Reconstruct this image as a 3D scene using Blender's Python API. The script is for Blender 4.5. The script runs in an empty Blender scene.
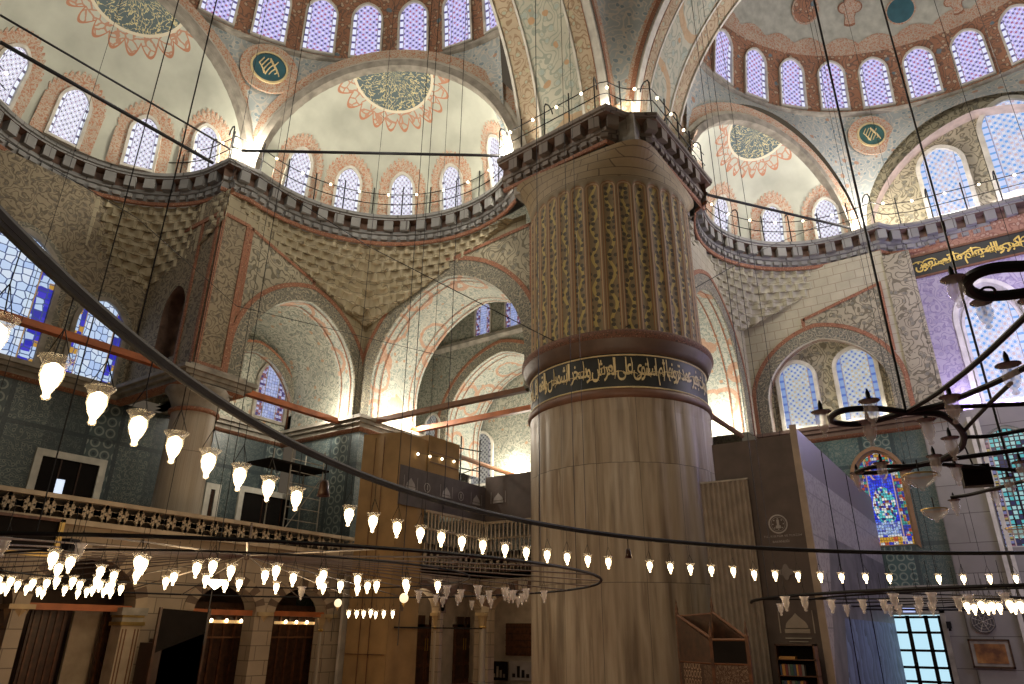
import bpy, math, random
from math import sin, cos, pi, radians, sqrt, atan2, acos, asin, hypot, degrees
from mathutils import Vector, Matrix

S = bpy.context.scene
COL = S.collection
random.seed(7)
FLOOR = -1.7            # the eye is at z = 0, the carpet 1.7 m below it

# ------------------------------------------------------------------ camera
YAW, PIT, ROLL, FPX = radians(34.36), radians(22.86), radians(0.435), 690.0
_f = Vector((cos(PIT)*cos(YAW), cos(PIT)*sin(YAW), sin(PIT)))
_r = Vector((sin(YAW), -cos(YAW), 0)); _u = _r.cross(_f)
_r2 = _r*cos(ROLL)+_u*sin(ROLL); _u2 = -_r*sin(ROLL)+_u*cos(ROLL)
cam_d = bpy.data.cameras.new('camera'); cam = bpy.data.objects.new('camera', cam_d); COL.objects.link(cam)
cam_d.sensor_width = 36; cam_d.lens = FPX*36/1024; cam_d.clip_start = .05; cam_d.clip_end = 300
_m = Matrix.Identity(4)
for i in range(3):
    _m[i][0] = _r2[i]; _m[i][1] = _u2[i]; _m[i][2] = -_f[i]
cam.matrix_world = _m
S.camera = cam

# ------------------------------------------------------------------ world, exposure
w = bpy.data.worlds.new('world'); S.world = w; w.use_nodes = True
bg = w.node_tree.nodes['Background']; bg.inputs[0].default_value = (1.0, .80, .58, 1); bg.inputs[1].default_value = .075
S.view_settings.view_transform = 'Standard'; S.view_settings.look = 'None'
S.view_settings.gamma = 1; S.view_settings.exposure = 0; S.view_settings.use_curve_mapping = False
try: S.cycles.use_denoising = True; S.cycles.use_light_tree = True; S.cycles.sample_clamp_indirect = 3; S.cycles.max_bounces = 6; S.cycles.transparent_max_bounces = 24
except Exception: pass

def light(name, p, power, color, radius=.25, kind='POINT', aim=None, angle=90, blend=.6):
    l = bpy.data.lights.new(name, kind); l.energy = power; l.color = color
    if kind == 'AREA': l.size = radius
    else: l.shadow_soft_size = radius
    if kind == 'SPOT': l.spot_size = radians(angle); l.spot_blend = blend
    o = bpy.data.objects.new(name, l); COL.objects.link(o); o.location = p
    if aim is not None:
        o.rotation_euler = (Vector(aim)-Vector(p)).to_track_quat('-Z', 'Y').to_euler()
    return o
WHITE = (1.0, .90, .74); WARM = (1.0, .70, .38); LAV = (.62, .55, 1.0)
#LIGHTS
light('cornice_floodlight', (10.75, 18.25, 15.2), 520, WHITE, .15)
light('cornice_floodlight', (15.5, 10.9, 15.1), 520, WHITE, .15)
light('cornice_floodlight', (15.75, 7.2, 15.2), 90, WHITE, .12)
light('cornice_floodlight', (16.3, 6.2, 15.2), 90, WHITE, .12)
light('cornice_floodlight', (20.6, 6.3, 15.1), 420, WHITE, .15)
light('cornice_floodlight', (26.95, 1.35, 15.2), 600, WHITE, .15)
for p, e in (((12.3, 13.9, 15.6), 125), ((6.5, 17.4, 15.6), 115), ((22.6, 2.6, 15.6), 125)):
    light('half_dome_floodlight', p, e, (1, .97, .90), .5)
light('semidome_floodlight', (8.5, 11.5, 17.5), 620, (1, .9, .76), .5)
light('semidome_floodlight', (21, -1.5, 17.5), 800, (1, .92, .8), .5)
light('lunette_floodlight', (28.3, -1.2, 15.0), 110, (.85, .8, 1), .12)
light('lunette_floodlight', (28.3, -3.4, 15.0), 110, (.85, .8, 1), .12)
# lower uplights on the arch ledges
light('ledge_uplight', (18.2, 17.3, 7.45), 230, WHITE, .1)
light('ledge_uplight', (19.3, 17.6, 7.45), 150, WHITE, .1)
light('ledge_uplight', (15.9, 19.0, 7.45), 240, WHITE, .1)
light('ledge_uplight', (13.5, 20.8, 7.8), 90, WHITE, .2)
light('aisle_uplight', (23.4, 15.3, 6.9), 700, WHITE, .15)
light('aisle_uplight', (21.5, 17.8, 8.2), 200, WHITE, .3)
light('aisle_uplight', (26.3, 18.0, 6.8), 420, WHITE, .15)
light('ledge_uplight', (24.6, 7.6, 7.3), 260, WHITE, .12)
light('ledge_uplight', (22.3, 8.5, 7.6), 160, WHITE, .2)
for y in (5.4, 4.4, 3.4, 2.4): light('ledge_uplight', (26.75, y, 7.35), 16, WHITE, .06)
for y in (-.3, -1.4, -2.6): light('ledge_uplight', (27.05, y, 7.2), 110, LAV, .08)
light('qibla_daylight_fill', (24.0, -3.0, 10.5), 800, (.66, .60, 1.0), 1.2)
light('qibla_daylight_fill', (21.5, -3.5, 3.0), 330, (.80, .76, 1.0), 1.5)  # added fill in mid-air, brightens the hoarding and the marble wall
# light of the many low lamps on the lower walls
for p, e in (((6.4, 9.5, .6), 90), ((8.5, 14.5, .9), 80), ((12.5, 13.0, .6), 100), ((2.5, 4.0, .9), 20), ((10.5, 3.8, .9), 70), ((16, .5, .6), 50)):
    light('low_lamp_glow', p, e, WARM, .6)
light('hall_glow', (8.5, 3.5, 5.5), 420, (1, .81, .57), 1.5)
light('hall_glow', (10.5, 12.0, 8.0), 115, (1, .84, .62), 1.5)
light('hall_glow', (20, 0, 8.0), 260, (1, .88, .72), 1.5)

# ------------------------------------------------------------------ pixel helper: a point of the photo on a plane of the place
def ray(px, py):
    return (_r2*(px-512)+_u2*(342-py)+_f*FPX).normalized()
def at_z(px, py, z): d = ray(px, py); return d*(z/d.z)
def at_x(px, py, x): d = ray(px, py); return d*(x/d.x)
def at_y(px, py, y): d = ray(px, py); return d*(y/d.y)

# ------------------------------------------------------------------ materials
class NT:
    def __init__(s, name):
        s.m = bpy.data.materials.new(name); s.m.use_nodes = True; s.t = s.m.node_tree; s.n = s.t.nodes; s.l = s.t.links
        s.b = s.n['Principled BSDF']; s.out = s.n['Material Output']
        s.co = s.n.new('ShaderNodeTexCoord')
    def link(s, a, b): s.l.new(a, b)
    def val(s, sock, v):
        if hasattr(v, 'is_output') or isinstance(v, bpy.types.NodeSocket): s.l.new(v, sock)
        else: sock.default_value = v if not (isinstance(v, tuple) and len(v) == 3 and sock.type == 'RGBA') else (*v, 1)
    def math(s, op, a, b=0.0, c=0.0):
        n = s.n.new('ShaderNodeMath'); n.operation = op; s.val(n.inputs[0], a); s.val(n.inputs[1], b); s.val(n.inputs[2], c); return n.outputs[0]
    def mix(s, f, a, b):
        n = s.n.new('ShaderNodeMix'); n.data_type = 'RGBA'; s.val(n.inputs[0], f); s.val(n.inputs[6], a); s.val(n.inputs[7], b); return n.outputs[2]
    def mapr(s, v, a, b, c=0.0, d=1.0):
        n = s.n.new('ShaderNodeMapRange'); s.val(n.inputs[0], v); n.inputs[1].default_value = a; n.inputs[2].default_value = b; n.inputs[3].default_value = c; n.inputs[4].default_value = d; return n.outputs[0]
    def xyz(s, v=None):
        n = s.n.new('ShaderNodeSeparateXYZ'); s.link(v if v is not None else s.co.outputs['Object'], n.inputs[0]); return n.outputs
    def comb(s, x, y, z=0.0):
        n = s.n.new('ShaderNodeCombineXYZ'); s.val(n.inputs[0], x); s.val(n.inputs[1], y); s.val(n.inputs[2], z); return n.outputs[0]
    def noise(s, scale, detail=3, vec=None, out='Fac'):
        n = s.n.new('ShaderNodeTexNoise'); n.inputs['Scale'].default_value = scale; n.inputs['Detail'].default_value = detail
        s.link(vec if vec is not None else s.co.outputs['Object'], n.inputs['Vector']); return n.outputs[out]
    def vor(s, scale, feature='F1', vec=None, rnd=1.0, out='Distance', dim='3D'):
        n = s.n.new('ShaderNodeTexVoronoi'); n.voronoi_dimensions = dim; n.feature = feature; n.inputs['Scale'].default_value = scale; n.inputs['Randomness'].default_value = rnd
        s.link(vec if vec is not None else s.co.outputs['Object'], n.inputs['Vector']); return n.outputs[out]
    def ramp(s, f, stops, const=False):
        n = s.n.new('ShaderNodeValToRGB'); r = n.color_ramp; r.interpolation = 'CONSTANT' if const else 'LINEAR'
        while len(r.elements) < len(stops): r.elements.new(.5)
        for e, (p, c) in zip(r.elements, stops): e.position = p; e.color = (*c, 1)
        s.val(n.inputs[0], f); return n.outputs[0]
    def warp(s, amt, scale, vec=None):
        vec = vec if vec is not None else s.co.outputs['Object']
        c = s.noise(scale, 2, vec, 'Color')
        a = s.n.new('ShaderNodeVectorMath'); a.operation = 'MULTIPLY_ADD'; s.link(c, a.inputs[0]); a.inputs[1].default_value = (amt,)*3; s.link(vec, a.inputs[2]); return a.outputs[0]
    def done(s, color, rough=.7, bump=None, metal=0.0, bstr=.3, bdist=.03):
        s.val(s.b.inputs['Base Color'], color); s.val(s.b.inputs['Roughness'], rough); s.b.inputs['Metallic'].default_value = metal
        if bump is not None:
            n = s.n.new('ShaderNodeBump'); n.inputs['Strength'].default_value = bstr; n.inputs['Distance'].default_value = bdist; s.link(bump, n.inputs['Height']); s.link(n.outputs[0], s.b.inputs['Normal'])
        return s.m

def M_plain(name, c, rough=.6, metal=0.0, var=.12, vs=3.0):
    t = NT(name); n = t.noise(vs, 4)
    d = tuple(max(0, x*(1-var*2)) for x in c); e = tuple(min(1, x*(1+var)) for x in c)
    return t.done(t.ramp(n, [(.3, d), (.7, e)]), rough, metal=metal)

def M_arab(name, ground, line, fill, scale=1.6, accent=None, big=None):
    """painted arabesque: curling scrollwork, small leaves and flowers on a plaster ground"""
    t = NT(name); sc = scale*1.25
    v = t.warp(.22/scale, 2.2*scale)
    f = t.vor(sc*2.6, 'F1', v, .8)
    n1 = t.noise(sc*1.15, 1, v)
    scroll = t.math('LESS_THAN', t.math('ABSOLUTE', t.math('SUBTRACT', t.math('FRACT', t.math('MULTIPLY', n1, 9.0)), .5)), .13)
    leaf = t.math('LESS_THAN', f, .25)
    ring = t.math('LESS_THAN', t.math('ABSOLUTE', t.math('SUBTRACT', f, .33)), .05)
    g = t.mix(t.mapr(t.noise(1.1, 3), .35, .7), ground, tuple(x*.82 for x in ground))
    c = t.mix(t.math('MULTIPLY', scroll, .8), g, line)
    c = t.mix(t.math('MULTIPLY', ring, .6), c, line)
    c = t.mix(t.math('MULTIPLY', leaf, .9), c, fill)
    if accent:
        a = t.math('LESS_THAN', t.vor(sc*1.1, 'F1', v, .7), .17)
        c = t.mix(t.math('MULTIPLY', a, .85), c, accent)
    if big:
        b = t.vor(scale*.42, 'F1', v)
        rr = t.math('LESS_THAN', t.math('ABSOLUTE', t.math('SUBTRACT', b, .42)), .05)
        c = t.mix(t.math('MULTIPLY', rr, .7), c, big)
    return t.done(c, .75)

def M_blocks(name, c1, c2, joint, sx=1.1, sz=.5, axis=None):
    t = NT(name); x, y, z = t.xyz()
    u = t.math('ADD', x, y)
    n = t.n.new('ShaderNodeTexBrick'); t.link(t.comb(u, z), n.inputs[0]); n.inputs['Scale'].default_value = 1
    n.inputs['Brick Width'].default_value = sx; n.inputs['Row Height'].default_value = sz; n.inputs['Mortar Size'].default_value = .012
    n.inputs['Color1'].default_value = (*c1, 1); n.inputs['Color2'].default_value = (*c2, 1); n.inputs['Mortar'].default_value = (*joint, 1)
    return t.done(t.mix(t.mapr(t.noise(2.5, 5), .3, .8, 0, .45), n.outputs[0], tuple(a*.55 for a in c1)), .6)

def M_marble(name, c, dark, vscale=1.0, wet=None):
    """upright slabs with long vertical veins and a few water-stain tongues"""
    t = NT(name); x, y, z = t.xyz()
    ang = t.math('MULTIPLY', t.math('ARCTAN2', y, x), 2.5)
    vec = t.comb(t.math('MULTIPLY', ang, 5.0), t.math('MULTIPLY', z, .32), t.math('MULTIPLY', t.math('FLOOR', t.math('MULTIPLY', ang, 1.05)), 7.0))
    n = t.noise(vscale, 6, vec)
    n2 = t.noise(.5, 2)
    c1 = t.ramp(n, [(.25, dark), (.48, c), (.62, tuple(a*.8 for a in c)), (.75, tuple(min(1, a*1.12) for a in c))])
    c1 = t.mix(t.mapr(n2, .3, .7, 0, .35), c1, tuple(a*.72 for a in c))
    seam = t.math('LESS_THAN', t.math('FRACT', t.math('MULTIPLY', ang, 1.05)), .012)
    row = t.math('LESS_THAN', t.math('FRACT', t.math('MULTIPLY', z, .42)), .008)
    c1 = t.mix(t.math('MULTIPLY', t.math('MAXIMUM', seam, row), .7), c1, tuple(a*.35 for a in dark))
    return t.done(c1, .42)

def M_tile(name, ground, motif, light_, scale=3.0):
    """glazed tile panels: upright fields of different floral and honeycomb patterns with dark borders"""
    t = NT(name); x, y, z = t.xyz()
    u = t.math('ADD', x, y); vec = t.comb(u, z)
    p = t.vor(scale, 'F1', vec, .12, dim='2D')
    r = t.math('LESS_THAN', t.math('ABSOLUTE', t.math('SUBTRACT', p, .36)), .07)
    fv = t.warp(.12, 3.0, vec)
    f = t.vor(scale*1.9, 'F1', fv, .6, dim='2D'); n1 = t.noise(scale*1.3, 1, fv)
    scroll = t.math('LESS_THAN', t.math('ABSOLUTE', t.math('SUBTRACT', t.math('FRACT', t.math('MULTIPLY', n1, 9.0)), .5)), .14)
    g = t.mix(t.math('LESS_THAN', f, .24), ground, light_)
    g = t.mix(t.math('MULTIPLY', scroll, .75), g, light_)
    g = t.mix(t.math('LESS_THAN', f, .11), g, motif)
    h = t.mix(r, ground, tuple(min(1, k*1.25) for k in light_)); h = t.mix(t.math('LESS_THAN', p, .12), h, motif)
    sec = t.math('FRACT', t.math('MULTIPLY', u, .31)); row = t.math('FRACT', t.math('MULTIPLY', z, .37))
    c = t.mix(t.math('LESS_THAN', sec, .27), g, h)
    c = t.mix(t.math('MULTIPLY', t.math('GREATER_THAN', sec, .62), .45), c, motif)
    b1 = t.math('LESS_THAN', t.math('ABSOLUTE', t.math('SUBTRACT', sec, .285)), .022); b2 = t.math('GREATER_THAN', sec, .96); b3 = t.math('LESS_THAN', row, .05)
    c = t.mix(t.math('MULTIPLY', t.math('MAXIMUM', t.math('MAXIMUM', b1, b2), b3), .8), c, motif)
    c = t.mix(t.mapr(t.noise(.9, 3), .35, .7, 0, .45), c, tuple(a*.45 for a in ground))
    return t.done(c, .35)

def M_glass(name, pal, border, lead=(.02, .02, .03), scale=6.0, strength=1.0, half=.5, bw=.14, rnd=.35, leadw=.06, veil=None, top=None):
    """daylit stained glass: UV is in metres, u = 0 on the middle line"""
    t = NT(name); x, y, z = t.xyz(t.co.outputs['UV']); vec = t.comb(x, y)
    cell = t.vor(scale, 'F1', vec, rnd, 'Color', '2D'); ed = t.vor(scale, 'DISTANCE_TO_EDGE', vec, rnd, dim='2D')
    cr = t.xyz(cell)[0]
    st = [(i/len(pal), c) for i, c in enumerate(pal)]
    c = t.ramp(cr, st, True)
    cb = t.ramp(t.xyz(t.vor(scale*1.25, 'F1', vec, .2, 'Color', '2D'))[1], [(i/len(border), k) for i, k in enumerate(border)], True)
    ax = t.math('ABSOLUTE', x)
    inb = t.math('GREATER_THAN', ax, half-bw)
    c = t.mix(inb, c, cb)
    strip = t.math('LESS_THAN', t.math('ABSOLUTE', t.math('SUBTRACT', ax, half-bw)), .018)
    le = t.math('MAXIMUM', t.math('LESS_THAN', ed, leadw), 0)
    c = t.mix(le, c, lead)
    c = t.mix(strip, c, veil or (.55, .5, .5))
    t.val(t.b.inputs['Base Color'], (.02, .02, .02)); t.b.inputs['Roughness'].default_value = .2
    t.val(t.b.inputs['Emission Color'], c); t.b.inputs['Emission Strength'].default_value = strength
    return t.m

def M_lattice(name, field, dot, ring, scale=7.0, strength=1.0, half=.5, bw=.13, edge=(.8, .8, .95), rd=.2, rr=.33, accent=None):
    """white plaster lattice set with small coloured panes on a diagonal grid; plain border with dark squares"""
    t = NT(name); x, y, z = t.xyz(t.co.outputs['UV']); k = .7071
    vec = t.comb(t.math('MULTIPLY', t.math('ADD', x, y), k), t.math('MULTIPLY', t.math('SUBTRACT', x, y), k))
    d = t.vor(scale, 'F1', vec, .12, dim='2D'); id_ = t.xyz(t.vor(scale, 'F1', vec, .12, 'Color', '2D'))[0]
    f = t.mix(t.mapr(t.noise(2.5, 2, t.comb(x, y)), .35, .65), field, tuple(v*.82 for v in field))
    c = t.mix(t.math('LESS_THAN', t.math('ABSOLUTE', t.math('SUBTRACT', d, rr)), .055), f, ring)
    dc = t.mix(t.math('GREATER_THAN', id_, .55), dot, accent or ring)
    c = t.mix(t.math('LESS_THAN', d, rd), c, dc)
    ax = t.math('ABSOLUTE', x); inb = t.math('GREATER_THAN', ax, half-bw)
    sq = t.math('LESS_THAN', t.math('FRACT', t.math('MULTIPLY', y, 3.2)), .28)
    b = t.mix(sq, edge, dot)
    c = t.mix(inb, c, b)
    c = t.mix(t.math('LESS_THAN', t.math('ABSOLUTE', t.math('SUBTRACT', ax, half-bw)), .014), c, (.25, .22, .32))
    t.val(t.b.inputs['Base Color'], (.05, .05, .05)); t.val(t.b.inputs['Emission Color'], c); t.b.inputs['Emission Strength'].default_value = strength
    return t.m

def M_vivid(name, *a):
    """blue arched centre with white and turquoise flowers, chequered borders"""
    t = NT(name); x, y, z = t.xyz(t.co.outputs['UV']); vec = t.comb(x, y); ax = t.math('ABSOLUTE', x)
    def cells(sc, pal, k=0, rnd=.4): 
        return t.ramp(t.xyz(t.vor(sc, 'F1', vec, rnd, 'Color', '2D'))[k], [(i/len(pal), c) for i, c in enumerate(pal)], True)
    blue = cells(8, [(.01, .03, .8), (.02, .05, .95), (.01, .02, .6), (.05, .12, .9)])
    flower = cells(12, [(.05, .45, .55), (.85, .85, .78), (.02, .04, .6), (.85, .85, .78), (.25, .06, .03), (.1, .6, .62), (.01, .02, .15)], 1)
    low = cells(13, [(.35, .5, .8), (.2, .3, .7), (.5, .6, .85), (.1, .12, .5)], 0)
    bord = cells(9, [(.03, .05, .4), (.5, .28, .03), (.04, .32, .28), (.6, .6, .6), (.45, .07, .03), (.02, .03, .25)], 2)
    foot = cells(6, [(.6, .32, .02), (.7, .7, .7), (.03, .05, .6), (.55, .1, .03)], 1, .2)
    disc = t.math('LESS_THAN', t.math('SQRT', t.math('ADD', t.math('MULTIPLY', x, x), t.math('MULTIPLY', t.math('MULTIPLY', t.math('SUBTRACT', y, 1.3), t.math('SUBTRACT', y, 1.3)), .45))), .43)
    c = t.mix(disc, blue, flower)
    c = t.mix(t.math('LESS_THAN', y, .75), c, low)
    c = t.mix(t.math('GREATER_THAN', y, 2.35), c, bord)
    c = t.mix(t.math('GREATER_THAN', ax, .48), c, bord)
    c = t.mix(t.math('LESS_THAN', y, .33), c, foot)
    arc = t.math('LESS_THAN', t.math('ABSOLUTE', t.math('SUBTRACT', t.math('SQRT', t.math('ADD', t.math('MULTIPLY', x, x), t.math('MULTIPLY', t.math('SUBTRACT', y, 2.45), t.math('SUBTRACT', y, 2.45)))), .32)), .035)
    ed = t.vor(10, 'DISTANCE_TO_EDGE', vec, .4, dim='2D')
    c = t.mix(t.math('LESS_THAN', ed, .07), c, (.01, .01, .02))
    fr = t.math('MAXIMUM', t.math('LESS_THAN', t.math('ABSOLUTE', t.math('SUBTRACT', ax, .48)), .02), t.math('MULTIPLY', arc, t.math('GREATER_THAN', y, 2.2)))
    c = t.mix(fr, c, (.5, .32, .26))
    t.val(t.b.inputs['Base Color'], (.02, .02, .02)); t.val(t.b.inputs['Emission Color'], c); t.b.inputs['Emission Strength'].default_value = .85
    return t.m

def M_emit(name, c, s):
    t = NT(name); t.val(t.b.inputs['Base Color'], c); t.val(t.b.inputs['Emission Color'], c); t.b.inputs['Emission Strength'].default_value = s; return t.m

def M_clear(name, tint=(.9, .85, .75), alpha=.45, rough=.08):
    t = NT(name); t.val(t.b.inputs['Base Color'], tint); t.b.inputs['Roughness'].default_value = rough; t.b.inputs['Alpha'].default_value = alpha; t.b.inputs['Specular IOR Level'].default_value = .9; return t.m

def M_dome(name, c=(.50, .52, .44), center=(0, 0, 0), z0=14.5, R=4.7):
    """pale limewashed half dome with a calligraphy roundel at its crown ringed by orange fretwork"""
    t = NT(name); x, y, z = t.xyz()
    dx = t.math('SUBTRACT', x, center[0]); dy = t.math('SUBTRACT', y, center[1]); dz = t.math('SUBTRACT', z, center[2])
    rr = t.math('SQRT', t.math('ADD', t.math('ADD', t.math('MULTIPLY', dx, dx), t.math('MULTIPLY', dy, dy)), t.math('MULTIPLY', dz, dz)))
    th = t.math('ARCTAN2', dy, dx)
    g = t.ramp(t.noise(.8, 5), [(.3, tuple(a*.8 for a in c)), (.65, tuple(a*1.1 for a in c))])
    # fret edge
    wav = t.math('MULTIPLY', t.math('ABSOLUTE', t.math('SINE', t.math('MULTIPLY', th, 10.0))), .42)
    edge = t.math('ADD', 1.72, wav)
    inner = t.math('LESS_THAN', rr, edge)
    fret = t.math('LESS_THAN', t.vor(3.4, 'DISTANCE_TO_EDGE', t.warp(.2, 3)), .085)
    outl = t.math('LESS_THAN', t.math('ABSOLUTE', t.math('SUBTRACT', rr, edge)), .05)
    org = (.47, .22, .13)
    c1 = t.mix(t.math('MULTIPLY', inner, t.math('MULTIPLY', fret, .85)), g, org)
    c1 = t.mix(outl, c1, org)
    # roundel
    v = t.comb(t.math('MULTIPLY', th, 1.4), rr)
    sc = t.noise(5.5, 2, t.warp(.5, 1.2, v))
    letter = t.math('LESS_THAN', t.math('ABSOLUTE', t.math('SUBTRACT', sc, .5)), .028)
    disc = t.mix(letter, (.10, .14, .15), (.60, .54, .30))
    c1 = t.mix(t.math('LESS_THAN', rr, 1.42), c1, disc)
    c1 = t.mix(t.math('LESS_THAN', t.math('ABSOLUTE', t.math('SUBTRACT', rr, 1.45)), .05), c1, (.7, .65, .5))
    return t.done(c1, .85)

m_stone = M_plain('grey_stone', (.30, .275, .23), .7, var=.2)
m_stone_blue = M_blocks('cornice_stone', (.27, .27, .26), (.19, .19, .185), (.06, .055, .05), .42, 10)
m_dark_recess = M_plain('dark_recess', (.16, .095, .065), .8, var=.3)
m_orange_line = M_arab('orange_band', (.33, .15, .085), (.16, .06, .035), (.42, .27, .17), 3)
m_muq = M_blocks('muqarnas_plaster', (.44, .385, .26), (.37, .32, .205), (.17, .14, .085), .45, .36)
m_muq_r = M_blocks('muqarnas_plaster_pale', (.50, .48, .36), (.45, .43, .33), (.28, .25, .18), .5, .36)
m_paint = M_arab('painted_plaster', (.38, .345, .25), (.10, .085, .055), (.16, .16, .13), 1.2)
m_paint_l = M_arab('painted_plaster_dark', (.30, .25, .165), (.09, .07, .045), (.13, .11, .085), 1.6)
m_paint_in = M_arab('painted_plaster_aisle', (.40, .40, .33), (.13, .15, .13), (.22, .25, .22), 1.6, (.36, .22, .13))
m_arch = M_arab('painted_arch_soffit', (.47, .48, .42), (.19, .24, .22), (.28, .33, .31), 1.8, (.42, .24, .14), (.44, .22, .13))
m_arch_edge = M_arab('painted_arch_edge', (.17, .165, .13), (.38, .34, .25), (.10, .11, .10), 1.8)
m_main = M_arab('main_arch_painting', (.50, .49, .39), (.26, .30, .25), (.34, .40, .36), .85, (.46, .27, .13), (.48, .30, .15))
m_main_b = M_arab('main_arch_border', (.47, .38, .26), (.25, .16, .09), (.36, .40, .30), 1.2, (.45, .42, .27))
m_mould = M_plain('white_moulding', (.62, .60, .53), .7)
m_drum = M_arab('drum_painting', (.40, .20, .12), (.15, .10, .08), (.52, .42, .30), 1.25, (.13, .22, .27))
m_pend = M_arab('pendentive_painting', (.42, .47, .47), (.60, .56, .48), (.22, .30, .34), 1.1, (.45, .25, .15))
m_orange_fret = M_arab('orange_fret', (.54, .46, .36), (.43, .17, .09), (.46, .19, .1), 3.0)
m_tile = M_tile('iznik_tile', (.07, .10, .105), (.03, .045, .055), (.21, .24, .22), 2.8)
m_tile_r = M_tile('iznik_tile_teal', (.06, .115, .12), (.025, .045, .055), (.20, .24, .21), 3.4)
m_teal_dk = M_plain('dark_teal_tile', (.06, .085, .085), .4)
m_marble_w = M_blocks('wall_marble', (.30, .285, .265), (.24, .225, .21), (.1, .09, .08), 1.6, .9)
m_lower = M_blocks('lower_stone', (.36, .285, .20), (.30, .235, .165), (.12, .09, .06), .7, .38)
m_purple = M_arab('qibla_painting', (.42, .38, .44), (.22, .18, .28), (.30, .27, .36), 1.4)
m_black = M_plain('black_iron', (.006, .006, .007), .6, 0)
m_steel = M_plain('dull_steel', (.16, .13, .11), .4, .6)
m_rod = M_plain('black_rod', (.008, .008, .009), .5, .2)
m_orange_beam = M_plain('orange_painted_beam', (.36, .105, .03), .55, var=.15)
m_brown_beam = M_plain('brown_beam', (.16, .07, .03), .6)
m_wood = M_plain('dark_walnut', (.052, .022, .011), .4, var=.3, vs=8)
m_wood_r = M_plain('red_walnut', (.10, .038, .016), .4, var=.3, vs=8)
m_brass = M_plain('brass', (.62, .42, .14), .35, .8)
m_gold = M_plain('gold_leaf', (.68, .56, .30), .5, 0)
m_goldy = M_plain('gold_leaf_bright', (.70, .52, .12), .4, .2)
m_bandbk = M_plain('black_band', (.016, .018, .016), .5)
m_dark = M_plain('dark_void', (.012, .010, .009), .95); m_dark.node_tree.nodes['Principled BSDF'].inputs['Specular IOR Level'].default_value = .1
m_black.node_tree.nodes['Principled BSDF'].inputs['Specular IOR Level'].default_value = .25
m_cloth = M_plain('brown_cloth', (.27, .165, .065), .8, var=.12, vs=1.5)
m_banner = M_plain('grey_banner', (.085, .07, .072), .7)
m_board = M_plain('brown_grey_board', (.075, .055, .048), .7)
m_white_print = M_plain('pale_print', (.30, .28, .27), .7)
m_bal = M_plain('marble_balustrade', (.42, .34, .24), .6)
m_bal_shade = M_plain('balustrade_hole_shade', (.05, .035, .022), .8)  # painted darkness for behind the pierced panels
m_bulb = M_emit('lamp_flame', (1.0, .80, .48), 9.0)
m_bulb_small = M_emit('string_bulb', (1.0, .84, .55), 7.0)
m_cup = M_clear('lamp_glass', (.95, .88, .75), .22)
m_cup_clear = M_clear('clear_lamp_glass', (.95, .90, .85), .30, .03)
m_carpet = M_arab('carpet', (.25, .04, .03), (.1, .1, .2), (.4, .3, .15), 2)

W_ = (.88, .88, 1.0)
g_up = M_lattice('drum_glass', (.78, .76, 1.0), (.07, .05, .22), (.34, .26, .80), 6.2, 1.0, .5, .13, (.80, .82, 1.0), .27, .42, (.32, .08, .22))
g_ex = M_lattice('exedra_glass', (.92, .92, 1.0), (.06, .05, .12), (.40, .38, .60), 7.0, 1.05, .5, .12, (.84, .88, 1.0), .22, .42, (.25, .16, .3))
g_blue = M_glass('blue_border_glass', [(.60, .75, 1), (.68, .82, 1), (.5, .66, .98), (.75, .85, 1)], [(.03, .03, .50), (.55, .7, .95), (.06, .05, .6), (.5, .65, .9), (.55, .3, .05), (.04, .04, .4)], (.05, .08, .22), 4.2, .85, 1.0, .38, .45, .06, (.35, .22, .1))
g_aisle = M_glass('aisle_glass', [(.42, .5, .85), (.5, .58, .9), (.35, .42, .8), (.55, .6, .92)], [(.07, .04, .18), (.55, .58, .85), (.3, .1, .1), (.5, .5, .8)], (.12, .11, .2), 8.0, .75, .62, .34, .3, .05, (.3, .25, .2))
g_lat = M_lattice('white_lattice_glass', (.50, .48, .42), (.03, .03, .04), (.3, .3, .28), 6.5, .6, .6, .16, (.5, .5, .46), .30, .42, (.1, .1, .12))
g_right = M_lattice('pale_blue_glass', (.62, .62, .56), (.06, .14, .50), (.26, .36, .60), 6.5, .85, .62, .17, (.22, .34, .62), .24, .38, (.52, .38, .18))
g_lun = M_lattice('lunette_glass', (.76, .76, .84), (.12, .34, .75), (.38, .46, .78), 5.0, 1.0, .9, .22, (.55, .62, .88), .28, .42, (.55, .42, .48))
g_vivid = M_vivid('vivid_glass', [(.02, .04, .75), (.05, .5, .6), (.8, .8, .75), (.02, .03, .5), (.5, .12, .03), (.12, .55, .65), (.02, .05, .8)], [(.03, .06, .35), (.45, .25, .03), (.05, .3, .25), (.3, .3, .3), (.4, .07, .03)], (.02, .02, .03), 6.5, .8, .8, .26, .5, .10, (.45, .25, .15))
g_vivid2 = M_glass('turquoise_lattice_glass', [(.1, .55, .6), (.45, .75, .75), (.03, .03, .1), (.3, .7, .72)], [(.2, .2, .4), (.4, .3, .1), (.3, .35, .45), (.25, .1, .15)], (.03, .02, .04), 7.0, .7, .8, .3, .1, .14, (.4, .3, .3))
g_day = M_glass('daylit_pane', [(.35, .65, 1), (.55, .85, 1), (.2, .45, .9), (.7, .95, 1)], [(.4, .7, 1), (.6, .9, 1)], (.10, .20, .42), 8.0, .95, .9, .0, 1.0, .07, (.4, .7, 1))

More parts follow.
